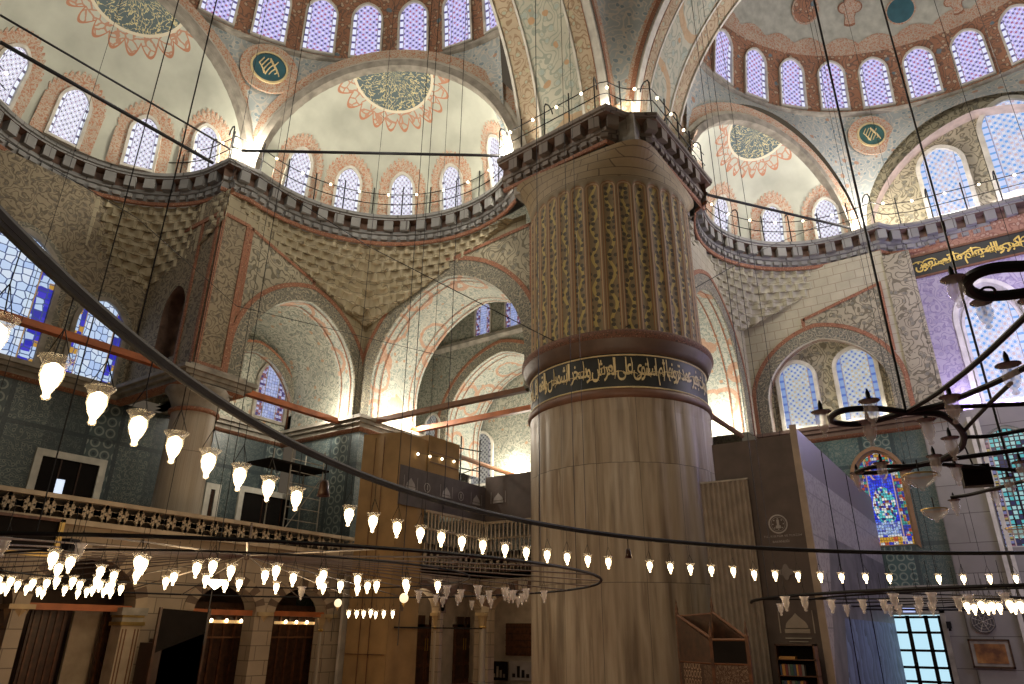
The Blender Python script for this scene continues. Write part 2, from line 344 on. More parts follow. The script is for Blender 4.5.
# ------------------------------------------------------------------ mesh builder
class MB:
    def __init__(s): s.v = []; s.f = []; s.uv = {}
    def q(s, *pts):
        b = len(s.v); s.v += [tuple(p) for p in pts]; s.f.append(tuple(range(b, b+len(pts)))); return s
    def box(s, c, d, rz=0.0):
        hx, hy, hz = d[0]/2, d[1]/2, d[2]/2; b = len(s.v)
        for x, y, z in ((-1, -1, -1), (1, -1, -1), (1, 1, -1), (-1, 1, -1), (-1, -1, 1), (1, -1, 1), (1, 1, 1), (-1, 1, 1)):
            X, Y = x*hx, y*hy; s.v.append((c[0]+X*cos(rz)-Y*sin(rz), c[1]+X*sin(rz)+Y*cos(rz), c[2]+z*hz))
        for f in ((0, 3, 2, 1), (4, 5, 6, 7), (0, 1, 5, 4), (1, 2, 6, 5), (2, 3, 7, 6), (3, 0, 4, 7)): s.f.append(tuple(b+i for i in f))
        return s
    def bx(s, x0, x1, y0, y1, z0, z1): return s.box(((x0+x1)/2, (y0+y1)/2, (z0+z1)/2), (abs(x1-x0), abs(y1-y0), abs(z1-z0)))
    def grid(s, fn, nu, nv, closed=False, uv=False):
        b = len(s.v)
        for j in range(nv+1):
            for i in range(nu+1): s.v.append(tuple(fn(i/nu, j/nv)))
        for j in range(nv):
            for i in range(nu):
                a = b+j*(nu+1)+i; s.f.append((a, a+1, a+nu+2, a+nu+1))
        return s
    def tube(s, path, r, n=6, closed=False):
        P = [Vector(p) for p in path]; b = len(s.v); N = len(P)
        up = Vector((0, 0, 1)); ref = None
        for i, p in enumerate(P):
            if closed: t = (P[(i+1) % N]-P[i-1])
            else: t = P[min(i+1, N-1)]-P[max(i-1, 0)]
            t = t.normalized() if t.length > 1e-9 else Vector((0, 0, 1))
            if ref is None: ref = t.cross(up) if abs(t.z) < .95 else t.cross(Vector((1, 0, 0)))
            ref = (ref-t*ref.dot(t)).normalized(); o = t.cross(ref)
            rr = r[i] if isinstance(r, (list, tuple)) else r
            for k in range(n):
                a = 2*pi*k/n; s.v.append(tuple(p+ref*(cos(a)*rr)+o*(sin(a)*rr)))
        M = N if closed else N-1
        for i in range(M):
            for k in range(n):
                a = b+i*n; c = b+((i+1) % N)*n
                s.f.append((a+k, a+(k+1) % n, c+(k+1) % n, c+k))
        if not closed:
            s.f.append(tuple(b+k for k in reversed(range(n)))); s.f.append(tuple(b+(N-1)*n+k for k in range(n)))
        return s
    def lathe(s, prof, c=(0, 0, 0), n=16, a0=0.0, a1=2*pi):
        b = len(s.v); full = abs(a1-a0-2*pi) < 1e-6; m = n if full else n+1
        for r, z in prof:
            for k in range(m):
                a = a0+(a1-a0)*k/n; s.v.append((c[0]+r*cos(a), c[1]+r*sin(a), c[2]+z))
        for j in range(len(prof)-1):
            for k in range(n):
                k2 = (k+1) % m if full else k+1
                s.f.append((b+j*m+k, b+j*m+k2, b+(j+1)*m+k2, b+(j+1)*m+k))
        return s
    def build(s, name, mat, parent=None, smooth=False, kind=None, label=None):
        off = parent.matrix_world.translation if parent else Vector((0, 0, 0))
        if parent:
            off = Vector((0, 0, 0)); p = parent
            while p: off = off+p.location; p = p.parent
        me = bpy.data.meshes.new(name); me.from_pydata([(v[0]-off[0], v[1]-off[1], v[2]-off[2]) for v in s.v], [], s.f); me.materials.append(mat)
        if s.uv:
            ul = me.uv_layers.new(name='UVMap')
            for lp in me.loops: ul.data[lp.index].uv = s.uv.get(lp.vertex_index, (0, 0))
        if smooth:
            for p_ in me.polygons: p_.use_smooth = True
        o = bpy.data.objects.new(name, me); COL.objects.link(o)
        if parent: o.parent = parent
        if kind: o['kind'] = kind
        if label: o['label'] = label
        return o

def thing(name, label, cat, loc=(0, 0, 0), group=None):
    o = bpy.data.objects.new(name, None); COL.objects.link(o); o.location = loc; o.empty_display_size = .1
    o['label'] = label; o['category'] = cat
    if group: o['group'] = group
    return o
def tag(o, label, cat, group=None):
    o['label'] = label; o['category'] = cat
    if group: o['group'] = group
    return o
def st(mb, name, mat, smooth=False): return mb.build(name, mat, None, smooth, 'structure')
def st_root(name, loc=(0, 0, 0)):
    o = bpy.data.objects.new(name, None); COL.objects.link(o); o.location = loc; o['kind'] = 'structure'; return o
_tn = [0]
def trim(mb, mat, smooth=False):
    _tn[0] += 1; return st(mb, 'trim_%d' % _tn[0], mat, smooth)
def cp(o, parent=None, loc=None):
    c = o.copy(); COL.objects.link(c)
    if parent: c.parent = parent
    if loc is not None: c.location = loc
    for ch in [k for k in ALLCH.get(o.name, [])]:
        cp(ch, c)
    return c
ALLCH = {}
def reg(p, *chs): ALLCH[p.name] = list(chs)

# planar and round mappings: (u along, v = height, d towards the viewer) -> point
def plane_x(x, s=-1): return lambda u, v, d: (x+s*d, u, v)
def plane_y(y, s=-1): return lambda u, v, d: (u, y+s*d, v)
def drum(c, rfun, th0): return lambda u, v, d: (c[0]+(rfun(v)-d)*cos(th0+u/rfun(19 if v > 18.9 else 15)), c[1]+(rfun(v)-d)*sin(th0+u/rfun(19 if v > 18.9 else 15)), v)

def arch_z(t, rise, pt=.12):
    t = min(1, abs(t)); return rise*((1-t*t)**.5*(1-pt)+pt*(1-t))
def arch_pts(uc, half, sill, spring, rise, n=20, pt=.12):
    P = [(uc-half, sill)]
    for i in range(n+1):
        a = pi-pi*i/n; t = cos(a); P.append((uc+half*t, spring+arch_z(t, rise, pt)))
    P.append((uc+half, sill)); return P
def wall(mb, Mp, u0, u1, v0, v1, holes=(), d=0.0, n=24):
    us = {round(u0, 4), round(u1, 4)}
    k = max(2, int((u1-u0)/1.0)); us |= {round(u0+(u1-u0)*i/k, 4) for i in range(k+1)}
    for (uc, h, sill, sp, rise) in holes: us |= {round(uc-h*cos(pi*i/n), 4) for i in range(n+1)}
    us = sorted(u for u in us if u0-1e-4 <= u <= u1+1e-4)
    V1 = v1 if callable(v1) else (lambda u: v1)
    for a, b in zip(us, us[1:]):
        m = (a+b)/2; hit = None
        for H in holes:
            if abs(m-H[0]) < H[1]: hit = H
        if hit:
            uc, h, sill, sp, rise = hit
            ta = sp+arch_z((a-uc)/h, rise); tb = sp+arch_z((b-uc)/h, rise)
            if sill > v0+1e-4: mb.q(Mp(a, v0, d), Mp(b, v0, d), Mp(b, sill, d), Mp(a, sill, d))
            if V1(m) > sp: mb.q(Mp(a, ta, d), Mp(b, tb, d), Mp(b, max(V1(b), tb), d), Mp(a, max(V1(a), ta), d))
        else: mb.q(Mp(a, v0, d), Mp(b, v0, d), Mp(b, V1(b), d), Mp(a, V1(a), d))
def ribbon(mb, Mp, P, d0, d1):
    for (a, b) in zip(P, P[1:]): mb.q(Mp(a[0], a[1], d0), Mp(b[0], b[1], d0), Mp(b[0], b[1], d1), Mp(a[0], a[1], d1))
def band(mb, Mp, P, Q, d, thick=0.03):
    """raised band between two outlines"""
    for i in range(len(P)-1):
        mb.q(Mp(*P[i], d), Mp(*P[i+1], d), Mp(*Q[i+1], d), Mp(*Q[i], d))
        mb.q(Mp(*P[i], d), Mp(*P[i+1], d), Mp(*P[i+1], d-thick), Mp(*P[i], d-thick))
        mb.q(Mp(*Q[i], d), Mp(*Q[i+1], d), Mp(*Q[i+1], d-thick), Mp(*Q[i], d-thick))

_wn = [0]
def window(Mp, uc, half, sill, spring, rise, glass, frame_m, fw=.1, depth=.1, d=0.05, halo=None, halo_w=.35, scallop=0, rot=True):
    """arched window: pane + frame (+ painted halo)"""
    _wn[0] += 1
    root = st_root('window_%d' % _wn[0], Mp(uc, sill, 0))
    P = arch_pts(uc, half, sill, spring, rise); Q = arch_pts(uc, half+fw, sill-fw, spring, rise+fw)
    mb = MB(); mb.uv = {}
    n = 18
    us = [uc-half*cos(pi*i/n) for i in range(n+1)]
    rows = 8
    for a, b in zip(us, us[1:]):
        ta = spring+arch_z((a-uc)/half, rise); tb = spring+arch_z((b-uc)/half, rise)
        for j in range(rows):
            f0, f1 = j/rows, (j+1)/rows; k = len(mb.v)
            pts = [(a, sill+(ta-sill)*f0), (b, sill+(tb-sill)*f0), (b, sill+(tb-sill)*f1), (a, sill+(ta-sill)*f1)]
            mb.q(*[Mp(p[0], p[1], d-.02) for p in pts])
            for q_, p in enumerate(pts): mb.uv[k+q_] = ((p[0]-uc)/half*HALF.get(glass.name, half), p[1]-sill)
    mb.build('pane', glass, root)
    fb = MB(); band(fb, Mp, P+[P[0]], Q+[Q[0]], d+depth, depth+.05); fb.build('frame', frame_m, root)
    if halo:
        R_ = arch_pts(uc, half+fw+halo_w, sill-fw, spring, rise+fw+halo_w, n=60 if scallop else 20); Q2 = arch_pts(uc, half+fw, sill-fw, spring, rise+fw, n=60 if scallop else 20)
        if scallop: R_ = [(p[0]+(p[0]-uc)*(.10*abs(sin(i*pi/4))), p[1]+.16*abs(sin(i*pi/4))*(1 if p[1] > spring else 0)) for i, p in enumerate(R_)]
        hb = MB(); band(hb, Mp, Q2, R_, .03, .03); hb.build('painted_surround', halo, root)
    return root
HALF = {'drum_glass': .5, 'exedra_glass': .5, 'blue_border_glass': 1.0, 'aisle_glass': .62, 'white_lattice_glass': .6, 'pale_blue_glass': .62, 'lunette_glass': .9, 'vivid_glass': .8, 'turquoise_lattice_glass': .8, 'daylit_pane': .9}

# ================================================================== THE BUILDING
C1 = (12.3, 13.9); C2 = (6.5, 17.6); C3 = (22.5, 2.4); RE = 4.7
SL = (6.5, 11.0); SR = (20.3, -2.8); RS = 9.2; PH = RS*cos(radians(30))
PC = (17.55, 8.26)

# floor
st(MB().bx(-6, 31, -12, 30, FLOOR-.2, FLOOR), 'floor', m_carpet)

# ---------------- rim path (plan of the gallery lip)
def arc(c, r, a0, a1, n):
    return [(c[0]+r*cos(radians(a0+(a1-a0)*i/n)), c[1]+r*sin(radians(a0+(a1-a0)*i/n))) for i in range(n+1)]
seg_e2 = [(2.0, 17.4), (3.3, 18.36)]+arc((6.75, 19.0), 3.38, 180, 0, 30)+[(10.18, 18.36)]
seg_e1 = [(10.18, 18.36)]+arc((11.97, 13.54), 4.63, 99, -22, 30)+[(15.9, 11.15)]
seg_cap = [(15.2, 11.06), (14.82, 6.84), (15.5, 6.5), (16.02, 5.73), (20.24, 5.5)]
seg_e3 = [(20.5, 5.9)]+arc((22.43, 2.35), 4.02, 112, -10, 30)+[(26.3, 1.16)]
seg_q = [(26.78, .81), (27.07, 0), (27.25, -3.4), (27.3, -9)]
RIM = seg_e2+seg_e1[1:]+seg_cap+seg_e3+seg_q
def offset(path, o):
    """shift a plan path away from the hall (to the left of travel) by o with mitres"""
    out = []
    for i, p in enumerate(path):
        a = path[max(i-1, 0)]; b = path[min(i+1, len(path)-1)]
        d1 = Vector((p[0]-a[0], p[1]-a[1])); d2 = Vector((b[0]-p[0], b[1]-p[1]))
        if d1.length < 1e-6: d1 = d2
        if d2.length < 1e-6: d2 = d1
        d1.normalize(); d2.normalize()
        n1 = Vector((-d1.y, d1.x)); n2 = Vector((-d2.y, d2.x)); n = (n1+n2)
        n = n.normalized() if n.length > .1 else n1
        k = o/max(.5, n.dot(n1)); out.append((p[0]+n.x*k, p[1]+n.y*k))
    return out
def sweep(mb, path, prof):
    L = [offset(path, o) for o, z in prof]
    for j in range(len(prof)-1):
        for i in range(len(path)-1):
            mb.q((*L[j][i], prof[j][1]), (*L[j][i+1], prof[j][1]), (*L[j+1][i+1], prof[j+1][1]), (*L[j+1][i], prof[j+1][1]))
def resample(path, step):
    out = [path[0]]; acc = 0.0
    for a, b in zip(path, path[1:]):
        L = hypot(b[0]-a[0], b[1]-a[1])
        while acc+L >= step and L > 1e-6:
            t = (step-acc)/L; a = (a[0]+(b[0]-a[0])*t, a[1]+(b[1]-a[1])*t); out.append(a); L = hypot(b[0]-a[0], b[1]-a[1]); acc = 0.0
        acc += L
    return out
m_cap_stone = M_blocks('capital_cornice_stone', (.19, .155, .125), (.13, .105, .085), (.04, .03, .025), .42, 10)
for seg in (seg_e2, seg_e1, seg_cap, [seg_cap[-1]]+seg_e3+seg_q):
    mcs = m_cap_stone if seg is seg_cap else m_stone_blue
    a = MB(); sweep(a, seg, [(1.6, 14.5), (0, 14.5), (0, 14.38), (.06, 14.36), (.06, 14.30)]); sweep(a, seg, [(.26, 13.92), (.26, 13.80), (.34, 13.76)]); sweep(a, seg, [(.34, 13.76), (.38, 13.56)]); trim(a, mcs)
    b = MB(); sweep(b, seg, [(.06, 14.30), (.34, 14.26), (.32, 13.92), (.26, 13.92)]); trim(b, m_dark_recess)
    c = MB(); sweep(c, seg, [(.38, 13.56), (.34, 13.52), (.36, 13.42), (.42, 13.40)]); trim(c, m_orange_line)
    # modillion blocks and dentils
    e = MB()
    rs = resample(offset(seg, .2), .62)
    for i in range(1, len(rs)-1):
        dx, dy = rs[i+1][0]-rs[i-1][0], rs[i+1][1]-rs[i-1][1]; an = atan2(dy, dx)
        e.box((*rs[i], 14.1), (.34, .24, .38), an)
    rs = resample(offset(seg, .32), .36)
    for i in range(1, len(rs)-1):
        dx, dy = rs[i+1][0]-rs[i-1][0], rs[i+1][1]-rs[i-1][1]; an = atan2(dy, dx)
        e.box((*rs[i], 13.66), (.22, .12, .15), an)
    trim(e, mcs)

# ---------------- muqarnas (stalactite vaulting) below the rim
def muq(pathpts, wallfn, zb, ztop=13.42, tiers=10, cell=.44, mat=m_muq, off=.40, zmin=10.7):
    P = offset(pathpts, off)
    L = [0.0]
    for a, b in zip(P, P[1:]): L.append(L[-1]+hypot(b[0]-a[0], b[1]-a[1]))
    tot = L[-1]; nu = int(tot/cell)*8; nv = tiers*6
    def at(u):
        s = u*tot; i = 0
        while i < len(L)-2 and L[i+1] < s: i += 1
        t = (s-L[i])/max(1e-6, L[i+1]-L[i]); return Vector((P[i][0]+(P[i+1][0]-P[i][0])*t, P[i][1]+(P[i+1][1]-P[i][1])*t)), s
    mb = MB()
    def fn(u, v):
        p, s = at(u); wv = Vector(wallfn(p)); z = ztop-(ztop-zmin)*v
        d = (wv-p); D = d.length; dn = d.normalized() if D > 1e-4 else Vector((0, 0))
        k = v*tiers; ti = int(min(k, tiers-1e-6)); fr = k-ti
        # staircase of concave niches
        tt = (ti+(fr**2.2))/tiers
        ph = (s/cell+(.5 if ti % 2 else 0)) % 1.0; sc = sin(pi*ph)
        scoop = (.18*sc**.7*(1-(fr-.35)**2*1.6))
        zz = z-(.0 if fr > .98 else .10*(1-sc)*fr)
        bz = zb(s/tot)
        if z < bz: 
            q = wv+dn*.1; return (q.x, q.y, bz)
        q = p+dn*min(D, D*tt)+dn*scoop*(1 if D > .05 else 0)
        return (q.x, q.y, zz)
    mb.grid(fn, nu, nv)
    trim(mb, mat)
K = 1.03; ZL = 7.05; XB, YA = 17.17, 18.66; YW = 22.5; XL = 10.45
def corner_fn(x1, y1, x0, y0):
    def f(p):
        # project away from the bowl's centre onto the square corner
        c = Vector((x0, y0)); d = (p-c); 
        if d.length < 1e-4: return (p.x, p.y)
        tx = (x1-x0)/d.x if d.x*(x1-x0) > 1e-6 else 1e9; ty = (y1-y0)/d.y if d.y*(y1-y0) > 1e-6 else 1e9
        t = min(tx, ty); t = max(1.0, t); q = c+d*t; return (q.x, q.y)
    return f
e1path = seg_e1
muq(seg_e1, corner_fn(XB+.04, YA+.04, 11.97, 13.54), lambda t: 10.95+5.0*abs(t-.46)**.9)
muq(seg_e2[1:], lambda p: (min(max(corner_fn(XL, YW, 6.75, 17.0)(p)[0] if p.x > 6.75 else corner_fn(3.2, YW, 6.75, 17.0)(p)[0], 3.2), XL+.02), corner_fn(XL, YW, 6.75, 17.0)(p)[1] if p.x > 6.75 else corner_fn(3.2, YW, 6.75, 17.0)(p)[1]), lambda t: 10.8+5.5*min(abs(t-.27), abs(t-.75))**1.0)
muq(seg_e3, corner_fn(26.73, 6.8, 22.43, 2.35), lambda t: 10.9+5.0*abs(t-.45)**.9, mat=m_muq_r)

# ---------------- left bay walls
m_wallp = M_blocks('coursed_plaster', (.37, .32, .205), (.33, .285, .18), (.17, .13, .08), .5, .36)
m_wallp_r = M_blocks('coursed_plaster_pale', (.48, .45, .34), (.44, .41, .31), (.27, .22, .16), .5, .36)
hA = (14.47, 2.37, ZL, 8.34, 2.62)
hB = (14.68, 3.45, ZL, 8.45, 3.6)
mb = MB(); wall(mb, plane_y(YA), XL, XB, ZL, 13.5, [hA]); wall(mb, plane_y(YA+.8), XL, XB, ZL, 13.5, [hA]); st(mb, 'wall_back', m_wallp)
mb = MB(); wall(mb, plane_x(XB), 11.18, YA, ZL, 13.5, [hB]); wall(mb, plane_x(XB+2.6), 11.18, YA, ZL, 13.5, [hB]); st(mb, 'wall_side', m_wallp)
def arch_dress(Mp, h, depth, soffit_m, edge=.62, line=.16):
    uc, half, sill, sp, rise = h
    P = arch_pts(uc, half, sill, sp, rise, 28)
    a = MB(); ribbon(a, Mp, P, 0, -depth); trim(a, soffit_m)
    Q = arch_pts(uc, half+edge, sill, sp, rise+edge, 28); a = MB(); band(a, Mp, P, Q, .05, .06); trim(a, m_arch_edge)
    R_ = arch_pts(uc, half+edge+line, sill, sp, rise+edge+line, 28); a = MB(); band(a, Mp, Q, R_, .07, .08); trim(a, m_orange_line)
    a = MB()
    for dd in (-.16, -.5, -depth+.5, -depth+.16):
        if depth < .9 and dd in (-.5, -depth+.5): continue
        P2 = arch_pts(uc, half-.03, sill, sp, rise-.03, 28)
        for (p, q) in zip(P2, P2[1:]): a.q(Mp(*p, dd+.025), Mp(*q, dd+.025), Mp(*q, dd-.025), Mp(*p, dd-.025))
    trim(a, m_orange_line)
def spandrel(Mp, h, uo, vo, ui, vi, edge=.66, m=None, inner=None):
    """painted panel with an orange border between the arch band and a sloping top"""
    uc, half, sill, sp, rise = h; E = edge; n = 24
    bot = lambda u: sp+arch_z((u-uc)/(half+E), rise+E) if abs(u-uc) < half+E else 7.3
    top = lambda u: vo+(vi-vo)*(u-uo)/(ui-uo)
    a = MB(); b = MB(); w_ = .13
    for i in range(n):
        u0, u1 = uo+(ui-uo)*i/n, uo+(ui-uo)*(i+1)/n
        if top(u0) > bot(u0): a.q(Mp(u0, bot(u0), .02), Mp(u1, min(bot(u1), top(u1)), .02), Mp(u1, top(u1), .02), Mp(u0, top(u0), .02))
        b.q(Mp(u0, top(u0)-w_/2, .05), Mp(u1, top(u1)-w_/2, .05), Mp(u1, top(u1)+w_/2, .05), Mp(u0, top(u0)+w_/2, .05))
    for uu in (uo, ui):
        b.q(Mp(uu-w_/2, max(bot(uu), 7.3), .05), Mp(uu+w_/2, max(bot(uu), 7.3), .05), Mp(uu+w_/2, top(uu)+w_/2, .05), Mp(uu-w_/2, top(uu)+w_/2, .05))
    trim(a, m or m_paint); trim(b, m_orange_line)
arch_dress(plane_y(YA), hA, .8, m_arch, .5)
arch_dress(plane_x(XB), hB, 2.6, m_arch, .6)
spandrel(plane_y(YA), hA, 11.6, 12.55, 14.4, 11.75)
spandrel(plane_x(XB), hB, 10.95, 13.0, 14.5, 12.7)
mb = MB(); wall(mb, plane_y(YW), 2.0, 20, ZL, 13.5); wall(mb, plane_x(17.0), YA+.8, YW, ZL, 13.5); wall(mb, lambda u, v, d: (11.6-d, u, v), YA+.8, YW, ZL, 13.5); st(mb, 'wall_outer', m_paint_in)
arch_dress(plane_y(22.2), (15.0, 1.9, ZL, 7.9, 2.1), .3, m_arch, .35, .1)
window(plane_y(YW), 16.05, .66, 7.6, 8.95, .95, g_aisle, m_stone, .12, .08)
a = MB(); ribbon(a, plane_y(YA+.8), arch_pts(14.3, 2.6, ZL, 8.4, 2.75, 28), 0, -3.1); trim(a, m_paint_in)
mb = MB(); mb.bx(16.84, 19.7, 18.13, 21.5, FLOOR, ZL-.1); st(mb, 'wall_pier', m_tile)
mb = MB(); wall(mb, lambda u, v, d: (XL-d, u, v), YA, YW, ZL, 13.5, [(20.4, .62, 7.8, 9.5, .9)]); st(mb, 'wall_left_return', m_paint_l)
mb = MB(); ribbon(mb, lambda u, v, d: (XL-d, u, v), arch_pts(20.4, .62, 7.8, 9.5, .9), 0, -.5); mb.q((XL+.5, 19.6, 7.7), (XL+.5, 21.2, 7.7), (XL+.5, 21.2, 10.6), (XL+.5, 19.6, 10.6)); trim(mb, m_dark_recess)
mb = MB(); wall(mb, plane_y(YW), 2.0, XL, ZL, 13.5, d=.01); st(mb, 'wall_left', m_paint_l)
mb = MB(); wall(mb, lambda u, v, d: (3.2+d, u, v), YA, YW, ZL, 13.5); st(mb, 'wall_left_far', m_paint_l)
def arch_frame_stone(Mp, uc, h, sill, sp, rise, w_=.16, mat=None):
    a = MB(); band(a, Mp, arch_pts(uc, h, sill, sp, rise), arch_pts(uc, h+w_, sill-.1, sp, rise+w_), .06, .06); trim(a, mat or m_orange_line)
window(plane_y(YW), 6.6, 1.13, 7.25, 9.75, 1.35, g_blue, m_stone, .16, .1, halo=m_arch_edge, halo_w=.22)
window(plane_y(YW), 9.3, .72, 7.2, 8.95, .95, g_blue, m_stone, .14, .1, halo=m_arch_edge, halo_w=.2)
# pilaster faces with orange frames
mb = MB(); mb.bx(XL, 11.4, YA-.1, YA+.02, 7.3, 12.5); trim(mb, m_paint_l)
mb = MB()
for (x0, x1, z0, z1) in ((XL, XL+.1, 7.3, 12.6), (11.33, 11.47, 7.3, 12.6), (XL+.1, 11.33, 12.48, 12.6), (XL+.1, 11.33, 7.3, 7.42)): mb.bx(x0, x1, YA-.14, YA-.06, z0, z1)
trim(mb, m_orange_line)
mb = MB()
for (y0, y1, z0, z1) in ((YA, YA+.12, 7.3, 12.6), (YA+.12, YA+2.4, 12.5, 12.65), (YA+.9, YA+1.0, 7.4, 12.49)): mb.bx(XL-.05, XL+.02, y0, y1, z0, z1)
trim(mb, m_orange_line)

# ledge moulding at z ~ 6.9 all round
def ledge(path, z=7.05, mat=None):
    a = MB()
    for o, z0, z1 in ((-.42, z-.02, z+.1), (-.3, z-.14, z-.02), (-.16, z-.3, z-.14)):
        sweep(a, path, [(.3, z1), (o, z1), (o, z0), (.3, z0)])
    trim(a, mat or m_stone)
    a = MB(); sweep(a, path, [(-.2, z-.3), (-.12, z-.36), (.05, z-.42)]); trim(a, m_orange_line)
ledge([(2.0, YW), (XL, YW), (XL, YA), (12.1, YA), (12.1, YW), (16.84, YW), (16.84, 18.13), (19.7, 18.13), (19.7, 23.5)])

# tiled walls under the ledge
mb = MB(); mb.bx(2, 17, YW-.02, YW+.3, 2.2, 6.75); st(mb, 'wall_tiled', m_tile)
# columns beside the pilaster (things)
def column(x, y, r, z0, z1, label, name='marble_column', mat=None, capm=None, cat='column'):
    t = thing(name, label, cat, (x, y, z0)); h = z1-z0
    MB().lathe([(r*1.25, 0), (r*1.25, .15), (r*1.1, .22), (r*1.02, .3)], (x, y, z0), 28).build('base', m_stone, t, True)
    MB().lathe([(r, .3), (r*.95, h-.75)], (x, y, z0), 32).build('shaft', mat or m_col, t, True)
    MB().lathe([(r*.95, h-.78), (r*1.08, h-.76), (r*1.08, h-.68), (r*.97, h-.64)], (x, y, z0), 28).build('ring', capm or m_orange_line, t, True)
    cb = MB(); cb.lathe([(r*.97, h-.64), (r*1.02, h-.5), (r*1.2, h-.25), (r*1.38, h-.12), (r*1.38, h)], (x, y, z0), 28)
    cb.build('capital', m_stone, t, True)
    return t
m_col = M_marble('column_marble', (.42, .36, .28), (.24, .19, .14))
column(11.2, 19.3, .67, 2.4, 6.75, 'pale round marble column on the left gallery between two tiled walls')
# impost block above the column
a = MB(); 
for k, (e_, z0, z1) in enumerate(((.72, 6.62, 6.8), (.85, 6.8, 7.0), (.95, 7.0, 7.25))): a.bx(11.2-e_, 11.2+e_, 19.3-e_, 19.3+e_, z0, z1)
trim(a, m_stone)

# ---------------- aisle beyond arch B
mb = MB(); wall(mb, plane_x(24.0), 11.0, 22.5, 6.9, 16, [(17.0, 3.1, 6.9, 8.6, 3.3)]); st(mb, 'wall_aisle', m_paint_in)
arch_dress(plane_x(24.0), (17.0, 3.1, 6.9, 8.6, 3.3), 2.6, m_arch, .45)
mb = MB(); wall(mb, plane_x(29.0), 8, 26, FLOOR, 17); wall(mb, plane_y(22.5), 19.8, 29, 6.9, 17); wall(mb, lambda u, v, d: (u, 10.9+d, v), 20.2, 29, 6.9, 17); mb.bx(19.8, 29, 10.9, 22.5, 16.2, 16.4); st(mb, 'wall_aisle_far', m_paint_in)
window(plane_y(22.5), 25.2, .75, 8.4, 11.1, .8, g_aisle, m_mould, .14, .08)
window(plane_x(24.0), 20.9, .4, 7.0, 9.0, .5, g_lat, m_mould, .1, .06)
window(plane_x(26.7), 20.0, .62, 6.6, 8.4, .7, g_lat, m_mould, .12, .06)
window(plane_x(24.0), 18.05, .42, 13.0, 14.2, .45, g_aisle, m_mould, .08, .06)
window(plane_x(24.0), 16.3, .42, 13.0, 14.2, .45, g_aisle, m_mould, .08, .06)
mb = MB(); wall(mb, plane_x(26.75), 11.0, 22.5, 5, 12.5); st(mb, 'wall_aisle_inner', m_paint_in)
a = MB(); sweep(a, [(24, 22.4), (24, 11)], [(0, 12.9), (-.2, 12.9), (-.2, 12.75), (0, 12.6)]); trim(a, m_stone)

# ---------------- right bay: wall D (beside the pier), wall C (qibla side)
hD = (22.6, 2.75, 6.9, 8.3, 3.2); hC = (4.05, 2.12, 6.9, 8.3, 2.2)
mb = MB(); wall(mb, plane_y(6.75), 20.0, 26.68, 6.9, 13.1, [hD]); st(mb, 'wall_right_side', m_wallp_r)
arch_dress(plane_y(6.75), hD, 2.6, m_arch, .6)
mb = MB(); wall(mb, plane_y(9.5), 20.4, 30, 6.9, 13.5); mb.bx(20, 27.5, 6.9, 9.5, 12.0, 12.1); st(mb, 'wall_right_aisle', m_paint_in)
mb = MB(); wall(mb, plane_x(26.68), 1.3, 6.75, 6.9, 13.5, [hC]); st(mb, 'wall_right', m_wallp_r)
spandrel(plane_x(26.68), hC, 1.6, 12.15, 4.45, 11.35, .62)
arch_dress(plane_x(26.68), hC, .45, m_mould, .45)
mb = MB(); wall(mb, plane_x(27.13), 1.6, 6.3, 6.9, 11.3); st(mb, 'wall_right_recess', m_paint)
window(plane_x(27.13), 5.12, .62, 7.25, 9.2, .6, g_right, m_mould, .14, .1)
window(plane_x(27.13), 3.0, .64, 7.25, 9.3, .62, g_right, m_mould, .14, .1)
# pilaster and recessed qibla wall
mb = MB(); mb.bx(26.62, 28.2, .42, 1.32, 6.9, 13.2); st(mb, 'wall_right_pilaster', m_paint)
XQ = 27.5
mb = MB(); wall(mb, plane_x(XQ), -9, .42, 6.9, 12.4, [(-1.5, .95, 7.3, 10.3, 1.35), (-4.6, .95, 7.3, 10.3, 1.35)]); st(mb, 'wall_qibla', m_purple)
mb = MB(); mb.bx(XQ+.5, XQ+.6, -9, .42, 6.9, 12.4); 
for yc in (-1.5, -4.6): ribbon(mb, plane_x(XQ), arch_pts(yc, .95, 7.3, 10.3, 1.35), 0, -.5)
trim(mb, m_mould)
for yc in (-1.5, -4.6):
    window(plane_x(XQ+.5), yc, .8, 7.45, 10.2, 1.2, g_lun, m_mould, .1, .05)
    a = MB(); band(a, plane_x(XQ), arch_pts(yc, .95, 7.3, 10.3, 1.35), arch_pts(yc, 1.12, 7.2, 10.3, 1.5), .05, .06); trim(a, m_mould)
mb = MB(); mb.bx(XQ-.05, XQ+.1, -9, .42, 13.25, 13.9); trim(mb, M_arab('orange_marble', (.36, .2, .13), (.2, .09, .06), (.4, .28, .2), 1.3))
ledge([(26.68, 6.7), (26.68, .42), (XQ, .42), (XQ, -9)], z=6.9, mat=M_plain('brown_moulding', (.17, .11, .085), .6))
# qibla lower wall: tiled bay with the stained window and door, then marble
mb = MB(); wall(mb, plane_x(26.68), 1.28, 6.7, 1.5, 6.9, [(3.0-.08, .74, 2.75, 5.1, .88)]); st(mb, 'wall_right_tiled', m_tile_r)
mb = MB(); ribbon(mb, plane_x(26.68), arch_pts(2.92, .74, 2.75, 5.1, .88), 0, -.3); trim(mb, m_stone)
window(plane_x(26.98), 2.92, .66, 2.8, 5.1, .82, g_vivid, M_plain('gilded_frame', (.36, .22, .12), .5), .08, .12, d=.05)
a = MB(); band(a, plane_x(26.68), arch_pts(2.92, .74, 2.75, 5.1, .88), arch_pts(2.92, .86, 2.63, 5.1, 1.0), .05, .05); trim(a, M_plain('brown_frame', (.26, .15, .08), .5))
mb = MB(); wall(mb, plane_x(26.68), 1.28, 6.7, FLOOR, 1.5, [(2.78, .86, FLOOR, .65, .02)]); st(mb, 'wall_right_lower', m_marble_w)
